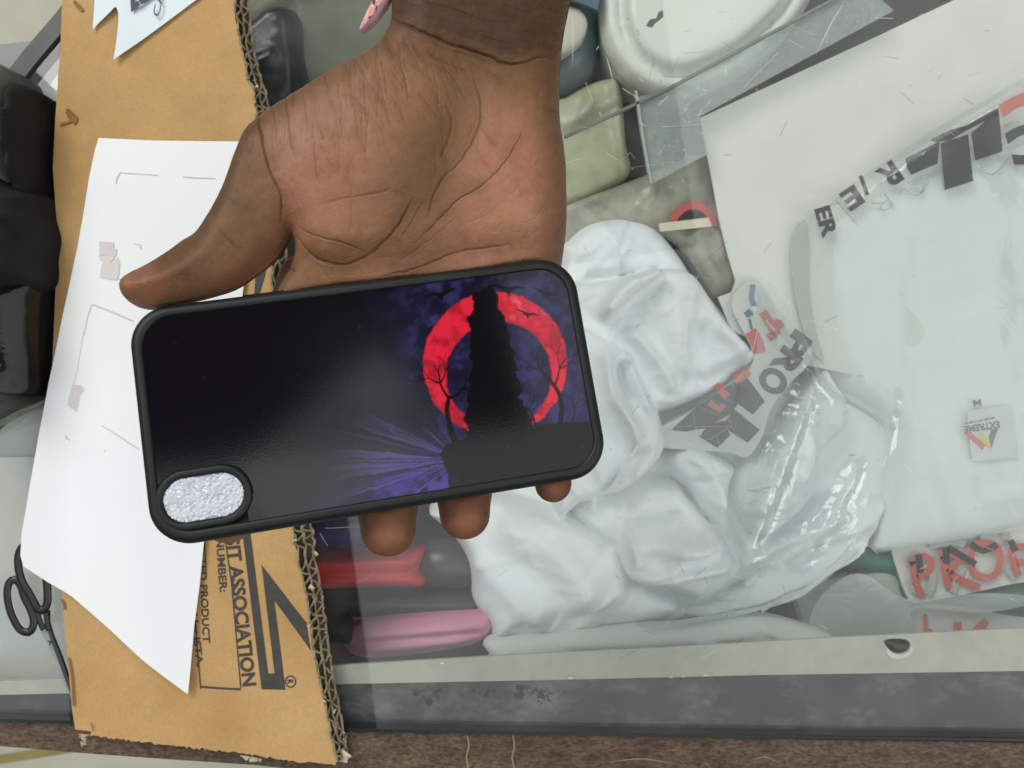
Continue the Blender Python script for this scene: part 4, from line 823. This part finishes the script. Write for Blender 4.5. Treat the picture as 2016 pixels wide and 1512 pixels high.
d2 = segdist(q, sx)[0]; ins = inside(q, sx); d2 = np.where(ins, d2, -d2)
qpx = np.stack([1008+F*q[:,0]/(H-ZR), 756-F*q[:,1]/(H-ZR)], 1)
def gb_(cx, cy, rx, ry, a=0):
    ca_, sa_ = math.cos(a), math.sin(a); dx, dy = qpx[:,0]-cx, qpx[:,1]-cy
    return np.exp(-((dx*ca_+dy*sa_)/rx)**2-((-dx*sa_+dy*ca_)/ry)**2)
yy = np.minimum(q[:,1], .034)
zc2 = zcase(q[:,0], yy)-.0175
zc2 += .0105*(1/(1+np.exp((qpx[:,0]-(500+.0*qpx[:,1]))/26)))*(qpx[:,1] > -1e9)*sm(150, 330, qpx[:,1])
zc2 += .0105*gb_(735, 300, 165, 200, .35)+.0045*gb_(1015, 330, 90, 190)+.003*gb_(660, 470, 70, 55)-.0040*gb_(880, 470, 110, 75)-.0025*gb_(905, 250, 40, 130, .25)
zc2 += .0022*gb_(620, 545, 60, 34)+.002*gb_(760, 555, 60, 30)+.003*gb_(960, 540, 90, 34)
zc2 += .002*gb_(930, 20, 160, 70)-.0022*gb_(940, 105, 200, 26, .22)-.004*sm(60, -200, qpx[:,1])
eline = (qpx[:,1]-(601-(qpx[:,0]-312)*.123))
zc2 -= .0065*sm(-95, -5, eline)*sm(520, 600, qpx[:,0])
RR = .0165; KZ = 1.0
dd = np.maximum(RR-d2, 0).reshape(g2x.shape).astype(np.float32); zc3 = zc2.reshape(g2x.shape).astype(np.float32)
Fd = np.sqrt(dd[:,:,None]**2+((az[None,None,:]-zc3[:,:,None])*KZ)**2)-np.float32(RR)
def smin(a, b, k): h = np.clip(.5+.5*(b-a)/k, 0, 1); return b*(1-h)+a*h-k*h*(1-h)
def capsule(A, B, ra, rb, k):
    global Fd
    pad = max(ra, rb)+.014; lo = np.minimum(A, B)-pad; hi = np.maximum(A, B)+pad
    i0, i1 = np.searchsorted(ax, [lo[0], hi[0]]); j0, j1 = np.searchsorted(ay, [lo[1], hi[1]]); k0, k1 = np.searchsorted(az, [lo[2], hi[2]])
    X3 = ax[i0:i1,None,None]; Y3 = ay[None,j0:j1,None]; Z3 = az[None,None,k0:k1]; ab = B-A; L2 = ab@ab
    t = np.clip(((X3-A[0])*ab[0]+(Y3-A[1])*ab[1]+(Z3-A[2])*ab[2])/L2, 0, 1)
    d = np.sqrt((X3-A[0]-t*ab[0])**2+(Y3-A[1]-t*ab[1])**2+((Z3-A[2]-t*ab[2])*1.12)**2)-(ra+(rb-ra)*t)
    Fd[i0:i1,j0:j1,k0:k1] = smin(Fd[i0:i1,j0:j1,k0:k1], d.astype(np.float32), k)
def below(px_, py_, dep):
    """point under the case: on the pixel's line of sight, dep below the case's upper face"""
    o = np.array([0, 0, H]); d = np.array([(px_-1008)/F, (756-py_)/F, -1.0]); ol = RC.T@(o-TC); dl = RC.T@d
    t = (-dep-ol[2])/dl[2]; return cw(ol+dl*t)
for pts in (([(610,560,.024,.0125),(560,700,.0225,.0115),(500,850,.0215,.0105),(462,965,.0205,.0100),(449,1017,.0195,.0094)]),
            ([(740,590,.026,.0125),(742,760,.0232,.0116),(752,910,.0222,.0112),(761,990,.0215,.0112),(764,1041,.0200,.0101)]),
            ([(880,590,.026,.0120),(894,760,.0225,.0110),(908,890,.0212,.0104),(913,960,.0206,.0104),(915,1012,.0195,.0093)]),
            ([(1020,580,.025,.0110),(1050,720,.0215,.0095),(1076,840,.0195,.0080),(1087,910,.0185,.0076),(1089,953,.0178,.0069)])):
    for a, b in zip(pts[:-1], pts[1:]): capsule(below(*a[:3]), below(*b[:3]), a[3], b[3], .004 if a is pts[0] else .0015)
# the thumb's end is a little bulbous, its pad pressed to the side of the case
tz = lambda x_, y_, dz: np.array([*P(x_, y_, zcase(*P(x_, y_, .185)[:2])+dz)])
capsule(tz(296, 568, -.0085), tz(385, 520, -.007), .0060, .0085, .006)
# make room for the case: nothing of the hand inside its body
Xl = (np.stack(np.meshgrid(ax, ay, az, indexing='ij'), -1)-TC.astype(np.float32))@RC.astype(np.float32)
qx = np.abs(Xl[...,0])-np.float32(W2-.0135); qy = np.abs(Xl[...,1])-np.float32(H2-.0135); qz = -np.float32(.0120)-Xl[...,2]
dxy = np.hypot(np.maximum(qx, 0), np.maximum(qy, 0))+np.minimum(np.maximum(qx, qy), 0)-np.float32(.0135)
dcase = np.minimum(np.maximum(dxy, qz), 0)+np.hypot(np.maximum(dxy, 0), np.maximum(qz, 0)); del Xl, qx, qy, qz, dxy
kk = np.float32(.0012); hh = np.clip(.5-.5*(Fd+dcase-np.float32(.0002))/kk, 0, 1)
Fd = Fd*(1-hh)+(np.float32(.0002)-dcase)*hh+kk*hh*(1-hh)
del dcase, hh
def surface_nets(Fv, org, h):
    inn = Fv < 0; nx, ny, nz3 = Fv.shape; c = np.zeros((nx-1, ny-1, nz3-1), np.uint8)
    for i in (0, 1):
        for j in (0, 1):
            for k in (0, 1): c += inn[i:nx-1+i, j:ny-1+j, k:nz3-1+k]
    act = np.argwhere((c > 0) & (c < 8)); idm = np.full(c.shape, -1, np.int32); idm[tuple(act.T)] = np.arange(len(act))
    acc = np.zeros((len(act), 3)); cn = np.zeros(len(act)); co = [(i, j, k) for i in (0, 1) for j in (0, 1) for k in (0, 1)]
    for a in range(8):
        for b in range(a+1, 8):
            if sum(abs(co[a][t]-co[b][t]) for t in range(3)) != 1: continue
            ia = act+np.array(co[a]); ib = act+np.array(co[b]); fa = Fv[tuple(ia.T)].astype(float); fb = Fv[tuple(ib.T)].astype(float)
            s_ = (fa < 0) != (fb < 0); t = fa/(fa-fb+1e-20)
            acc[s_] += ia[s_]+(ib-ia)[s_]*t[s_,None]; cn[s_] += 1
    vv = acc/cn[:,None]*h+np.array(org); qs = []
    for axis in range(3):
        sl0 = [slice(None)]*3; sl1 = [slice(None)]*3; sl0[axis] = slice(0, -1); sl1[axis] = slice(1, None)
        a, b = inn[tuple(sl0)], inn[tuple(sl1)]; e = np.argwhere(a != b); o1, o2 = [(1, 2), (2, 0), (0, 1)][axis]
        e = e[(e[:,o1] > 0) & (e[:,o2] > 0) & (e[:,o1] < Fv.shape[o1]-1) & (e[:,o2] < Fv.shape[o2]-1)]
        def cell_(d1, d_2): r = e.copy(); r[:,o1] += d1; r[:,o2] += d_2; return idm[tuple(r.T)]
        quad = np.stack([cell_(-1, -1), cell_(0, -1), cell_(0, 0), cell_(-1, 0)], 1)
        fl_ = ~a[tuple(e.T)]; quad[fl_] = quad[fl_][:, ::-1]; qs.append(quad[(quad >= 0).all(1)])
    return vv, np.vstack(qs)
hv, hf = surface_nets(Fd, (x0, y0, z0_), VX); del Fd
for it in range(3):       # relax
    s_ = np.zeros_like(hv); c_ = np.zeros(len(hv))
    for a in range(4):
        for b in ((a+1) % 4, (a-1) % 4): np.add.at(s_, hf[:,a], hv[hf[:,b]]); np.add.at(c_, hf[:,a], 1)
    hv = hv*.45+.55*s_/c_[:,None]
tmp = link('tmp', hv, hf, mat('tmp', (1,1,1)), None, True, origin=np.zeros(3))
md = tmp.modifiers.new('s', 'SUBSURF'); md.levels = HAND_LEVEL; md.render_levels = HAND_LEVEL
dg = bpy.context.evaluated_depsgraph_get(); me = bpy.data.meshes.new_from_object(tmp.evaluated_get(dg)); bpy.data.objects.remove(tmp)
nv = len(me.vertices); V = np.zeros(nv*3, np.float32); me.vertices.foreach_get('co', V); V = V.reshape(-1, 3).astype(float)
Nn = np.zeros(nv*3, np.float32); me.vertex_normals.foreach_get('vector', Nn); Nn = Nn.reshape(-1, 3).astype(float)
hp = np.stack([1008+F*V[:,0]/(H-V[:,2]), 756-F*V[:,1]/(H-V[:,2])], 1)
up = Nn[:,2] > .08
depth = np.zeros(nv); dark = np.zeros(nv)
# creases of palm, thumb and wrist: points, depth (mm), width (px), darkening
CREASE = [([(498,205),(511,256),(528,322),(543,363),(553,392),(551,450)],1.1,4.5,.75),([(557,160),(563,207),(570,267),(580,311)],.4,3.5,.5),([(611,137),(613,207),(619,315),(622,359)],.15,3,.25),
 ([(704,74),(715,111),(728,140)],.25,3.5,.45),([(785,81),(789,122),(800,159),(806,205)],.35,4,.4),([(678,319),(689,363),(693,407),(689,459)],.2,3,.3),
 ([(931,140),(944,193),(943,237),(931,274),(906,315),(880,344),(861,370),(850,400),(838,440)],.7,4.5,.6),([(921,160),(935,205),(934,240),(922,272),(898,310),(872,345)],.35,3.5,.4),([(872,126),(898,159),(922,205)],.3,3.5,.4),([(876,200),(890,235),(887,267),(868,315)],.45,6,.45),
 ([(815,385),(793,430),(770,463),(744,489),(715,511),(674,524),(644,519),(622,513),(600,493),(580,460)],1.2,5,.85),
 ([(1035,245),(1017,285),(994,319),(972,344),(943,370),(909,389),(876,419),(846,452),(815,482)],.7,4,.6),([(1010,480),(980,486),(943,491),(898,498),(854,515),(817,530),(787,537),(745,546)],.8,4.5,.7),
 ([(1065,215),(1094,220),(1122,226)],.35,4,.4),([(1124,405),(1109,441),(1094,458)],.3,3.5,.4),([(752,32),(791,44),(843,67),(891,89),(943,104),(980,120),(1009,126),(1039,120),(1065,111),(1112,118)],1.2,6,.8),
 ([(760,38),(830,68),(890,98),(950,116),(990,128)],.5,4,.5),([(820,-5),(872,9),(917,22),(972,41),(1031,33)],.45,4,.5),([(930,80),(990,95),(1040,90),(1105,98)],.3,4,.4),([(960,50),(1010,62),(1070,55),(1110,60)],.3,4,.35),
 ([(586,446),(607,459),(637,470),(674,478),(707,493),(730,497)],.6,4,.6),([(620,407),(652,396),(693,387),(733,381),(775,372)],.5,5,.45),([(700,380),(760,376),(830,395)],.2,4,.2),([(431,450),(452,474),(480,495)],.3,3.5,.4),
 ([(489,270),(502,292),(514,312)],.3,3.5,.35),([(440,385),(480,405),(515,420)],.2,3,.25),([(790,470),(820,420),(838,390)],.5,4,.5),([(690,505),(715,470),(700,440)],.2,3,.25),([(600,500),(640,535),(650,552)],.3,4,.35),([(545,500),(560,520),(585,535)],.5,6,.5),
 ([(770,150),(790,210),(800,250)],.2,3,.3),([(760,540),(800,505),(850,470),(905,420)],.3,3,.35),([(1000,385),(960,420),(900,450)],.12,3,.2),([(655,250),(662,300),(668,340)],.15,3,.25),([(745,130),(752,180),(770,240)],.25,3.5,.35)]
rc2 = np.random.default_rng(3)
def many(nn, xr, yr, ang, spread, ln_, dp, bend=.15):
    for _ in range(nn):
        x, y = rc2.uniform(*xr), rc2.uniform(*yr); a = ang+rc2.normal(0, spread); l = rc2.uniform(*ln_); b = rc2.normal(0, bend)
        CREASE.append(([(x, y), (x+l*.5*math.cos(a), y+l*.5*math.sin(a)), (x+l*.5*math.cos(a)+l*.5*math.cos(a+b), y+l*.5*math.sin(a)+l*.5*math.sin(a+b))], dp*rc2.uniform(.4, 1.2), rc2.uniform(2, 3.4), dp*rc2.uniform(.6, 1.3)))
many(54, (480,760), (110,260), 1.45, .12, (40,140), .30); many(46, (680,900), (50,190), 1.15, .2, (40,110), .36); many(56, (780,1090), (-40,105), .20, .12, (60,190), .36); many(30, (960,1100), (10,110), -.08, .16, (40,110), .3); many(14, (760,980), (40,110), .42, .08, (60,150), .45); many(12, (860,940), (130,300), 1.3, .2, (60,130), .3)
many(26, (560,800), (250,480), 1.5, .3, (30,90), .12); many(26, (860,1080), (250,480), 2.35, .22, (30,110), .12); many(16, (600,1000), (500,545), -.15, .2, (40,100), .16); many(14, (330,520), (400,560), .55, .2, (20,60), .14)
many(40, (470,760), (110,300), 1.5, .10, (50,150), .13); many(40, (900,1110), (130,400), 2.2, .3, (20,70), .10); many(18, (1060,1120), (150,480), 2.2, .25, (20,50), .16); many(40, (780,1100), (-10,120), .15, .5, (15,50), .16)
iu = np.where(up)[0]; hq = hp[iu]
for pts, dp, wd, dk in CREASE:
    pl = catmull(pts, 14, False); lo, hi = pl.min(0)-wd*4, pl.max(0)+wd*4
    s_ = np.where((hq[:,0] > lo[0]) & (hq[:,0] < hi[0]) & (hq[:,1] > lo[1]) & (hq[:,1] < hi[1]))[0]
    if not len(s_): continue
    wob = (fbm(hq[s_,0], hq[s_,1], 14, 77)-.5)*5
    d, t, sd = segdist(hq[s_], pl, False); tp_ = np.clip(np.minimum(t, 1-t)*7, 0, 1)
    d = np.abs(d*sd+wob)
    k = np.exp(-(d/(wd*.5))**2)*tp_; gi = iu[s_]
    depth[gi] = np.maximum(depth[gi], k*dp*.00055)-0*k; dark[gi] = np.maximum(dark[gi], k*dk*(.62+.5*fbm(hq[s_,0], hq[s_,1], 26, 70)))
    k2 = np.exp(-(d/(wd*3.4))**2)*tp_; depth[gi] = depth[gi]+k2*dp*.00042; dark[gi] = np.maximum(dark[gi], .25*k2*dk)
und = (fbm(hp[:,0], hp[:,1], 60, 81)-.5)*.0010*up
V2 = V-Nn*depth[:,None]+Nn*und[:,None]*.8
me.vertices.foreach_set('co', (V2).astype(np.float32).ravel())
# pigment with painted-in shade: pale warm palm, deep brown wrist, outer edges and backs of the fingers
X, Y = hp[:,0], hp[:,1]
dsil = segdist(hp, catmull(SIL, 20))[0]; m1 = fbm(X, Y, 120, 91); m2 = fbm(X, Y, 34, 93); m3 = fbm(X, Y, 10, 95)
brown = np.array(lin(86,62,44))
mixh = lambda c, k, cc_: c*(1-k[:,None])+np.array(cc_)[None]*k[:,None]
def blob(cx, cy, rx, ry, a=0, n_=.5):
    ca_, sa_ = math.cos(a), math.sin(a); dx, dy = X-cx+(m1-.5)*90*n_, Y-cy+(m2-.5)*60*n_
    return np.exp(-(((dx*ca_+dy*sa_)/rx)**2+((-dx*sa_+dy*ca_)/ry)**2)**1.3)
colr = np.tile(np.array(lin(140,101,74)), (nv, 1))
# palms are blotchy: rosy on the ball of the thumb and the outer heel, brown between is shade painted in
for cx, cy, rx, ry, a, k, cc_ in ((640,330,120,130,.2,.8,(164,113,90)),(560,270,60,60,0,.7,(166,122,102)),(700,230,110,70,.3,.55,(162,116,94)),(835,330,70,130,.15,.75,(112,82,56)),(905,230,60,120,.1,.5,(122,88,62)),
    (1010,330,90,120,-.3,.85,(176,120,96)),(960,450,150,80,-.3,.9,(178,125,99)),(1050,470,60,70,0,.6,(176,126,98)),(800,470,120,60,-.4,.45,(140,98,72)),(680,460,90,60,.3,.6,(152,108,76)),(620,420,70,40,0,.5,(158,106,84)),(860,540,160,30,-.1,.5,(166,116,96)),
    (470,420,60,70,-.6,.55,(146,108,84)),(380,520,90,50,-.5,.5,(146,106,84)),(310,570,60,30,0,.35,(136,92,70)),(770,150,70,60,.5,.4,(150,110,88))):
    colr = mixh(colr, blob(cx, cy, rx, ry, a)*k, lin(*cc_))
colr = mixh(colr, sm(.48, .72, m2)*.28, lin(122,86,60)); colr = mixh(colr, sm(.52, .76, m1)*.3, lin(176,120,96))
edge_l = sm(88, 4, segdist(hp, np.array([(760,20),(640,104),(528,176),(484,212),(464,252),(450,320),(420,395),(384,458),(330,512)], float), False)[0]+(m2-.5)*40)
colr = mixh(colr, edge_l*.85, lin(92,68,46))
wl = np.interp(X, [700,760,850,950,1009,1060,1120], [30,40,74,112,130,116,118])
wr = sm(16, -34, Y-wl+(m3-.5)*16+(m2-.5)*20); colr = mixh(colr, wr*.95, lin(76,55,41))  # darker wrist skin with the forearm's shade painted in
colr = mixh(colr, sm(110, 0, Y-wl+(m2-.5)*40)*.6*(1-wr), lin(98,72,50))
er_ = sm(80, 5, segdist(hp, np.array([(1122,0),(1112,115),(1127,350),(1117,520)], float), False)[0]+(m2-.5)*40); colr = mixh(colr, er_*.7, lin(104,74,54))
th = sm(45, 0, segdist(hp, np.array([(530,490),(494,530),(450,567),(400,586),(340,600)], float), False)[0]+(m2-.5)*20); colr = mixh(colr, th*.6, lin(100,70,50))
tip = Y > 930
for cx, cy, r in ((763,1055,42),(914,1028,38),(1089,965,26)):
    colr = np.where(((np.abs(X-cx) < r*1.7) & tip)[:,None], mixh(np.tile(np.array(lin(104,70,52)), (nv, 1)), np.exp(-(np.hypot(X-cx, (Y-cy)*.8)/r)**2)*.9, lin(150,100,76)), colr)
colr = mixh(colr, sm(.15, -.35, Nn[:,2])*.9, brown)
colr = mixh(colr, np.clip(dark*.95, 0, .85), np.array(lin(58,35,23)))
colr = colr**np.array([1.0,1.03,1.06])*np.array([.95,1.02,1.08])
colr *= (1+(m3-.5)*.24)[:,None]
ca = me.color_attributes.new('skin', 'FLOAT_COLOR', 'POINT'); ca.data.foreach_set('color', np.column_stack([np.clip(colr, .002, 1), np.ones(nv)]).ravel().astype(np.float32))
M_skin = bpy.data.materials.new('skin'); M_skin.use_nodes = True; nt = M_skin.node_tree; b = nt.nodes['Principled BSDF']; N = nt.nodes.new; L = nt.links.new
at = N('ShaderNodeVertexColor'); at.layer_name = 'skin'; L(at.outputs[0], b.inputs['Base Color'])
b.inputs['Roughness'].default_value = .52; b.inputs['Specular IOR Level'].default_value = .22
b.inputs['Subsurface Weight'].default_value = .12; b.inputs['Subsurface Radius'].default_value = (1, .35, .2); b.inputs['Subsurface Scale'].default_value = .0022
tc = N('ShaderNodeTexCoord'); wv_ = N('ShaderNodeTexWave'); wv_.wave_type = 'BANDS'; wv_.inputs['Scale'].default_value = 420; wv_.inputs['Distortion'].default_value = 14; wv_.inputs['Detail'].default_value = 1.5; wv_.inputs['Detail Scale'].default_value = .09
mp = N('ShaderNodeMapping'); mp.inputs['Rotation'].default_value = (0, 0, 1.2); L(tc.outputs['Object'], mp.inputs[0]); L(mp.outputs[0], wv_.inputs['Vector'])
vo = N('ShaderNodeTexVoronoi'); vo.feature = 'DISTANCE_TO_EDGE'; vo.inputs['Scale'].default_value = 620; L(tc.outputs['Object'], vo.inputs['Vector'])
ns = N('ShaderNodeTexNoise'); ns.inputs['Scale'].default_value = 700; ns.inputs['Detail'].default_value = 5; L(tc.outputs['Object'], ns.inputs['Vector'])
b1 = N('ShaderNodeBump'); b1.inputs['Strength'].default_value = .09; b1.inputs['Distance'].default_value = .0004; L(wv_.outputs['Fac'], b1.inputs['Height'])
b2 = N('ShaderNodeBump'); b2.inputs['Strength'].default_value = .3; b2.inputs['Distance'].default_value = .0004; L(vo.outputs['Distance'], b2.inputs['Height']); L(b1.outputs[0], b2.inputs['Normal'])
b3 = N('ShaderNodeBump'); b3.inputs['Strength'].default_value = .32; b3.inputs['Distance'].default_value = .0003; L(ns.outputs['Fac'], b3.inputs['Height']); L(b2.outputs[0], b3.inputs['Normal']); L(b3.outputs[0], b.inputs['Normal'])
me.materials.clear(); me.materials.append(M_skin); me.polygons.foreach_set('use_smooth', np.ones(len(me.polygons), bool)); me.name = 'person'
person = bpy.data.objects.new('person', me); C.objects.link(person); person['_o'] = [0., 0., 0.]
tag(person, 'open dark brown hand and wrist reaching in, palm up, gripping black phone case', 'person')
# thumb nail, seen edge on at the thumb's outer side
nz0 = zcase(*P(270, 545, .185)[:2])
slab('thumb_nail', [(246,548),(256,540),(270,534),(284,529),(287,533),(272,540),(258,547),(249,553)], nz0-.0035, .0012, mat('nail', lin(176,132,108), .32, lin(160,116,92), 300), person, 3, lambda x, y, d: .0006*(1-np.exp(-d/2)))
# patterned sleeve or bracelet just past the wrist
M_band2 = mat('pink_patterned_cloth', lin(240,200,214), .7, lin(228,170,186), 90)
br = slab('bracelet', [(775,-40),(768,-6),(754,18),(737,40),(720,54),(708,58),(713,42),(724,18),(736,-4),(748,-40)], .150, .004, M_band2, person, 6, lambda x, y, d: .002*(1-np.exp(-d/5)))
mk = Marks(.1524)
for p in ([(728,14),(740,14),(734,30),(724,32)], [(742,0),(752,-2),(746,12),(738,8)], [(716,38),(726,36),(720,46),(713,49)]): mk.poly(p, 8)
mk.build('bracelet_pattern', mat('pattern_orange', lin(226,164,128), .7), br)
mk = Marks(.1523)
for p in ([(724,34),(732,30),(728,38)], [(737,14),(744,12),(740,22)], [(734,0),(740,-4),(738,8),(732,8)]): mk.poly(p, 8)
mk.build('bracelet_pattern', mat('pattern_plum', lin(96,50,74), .7), br)
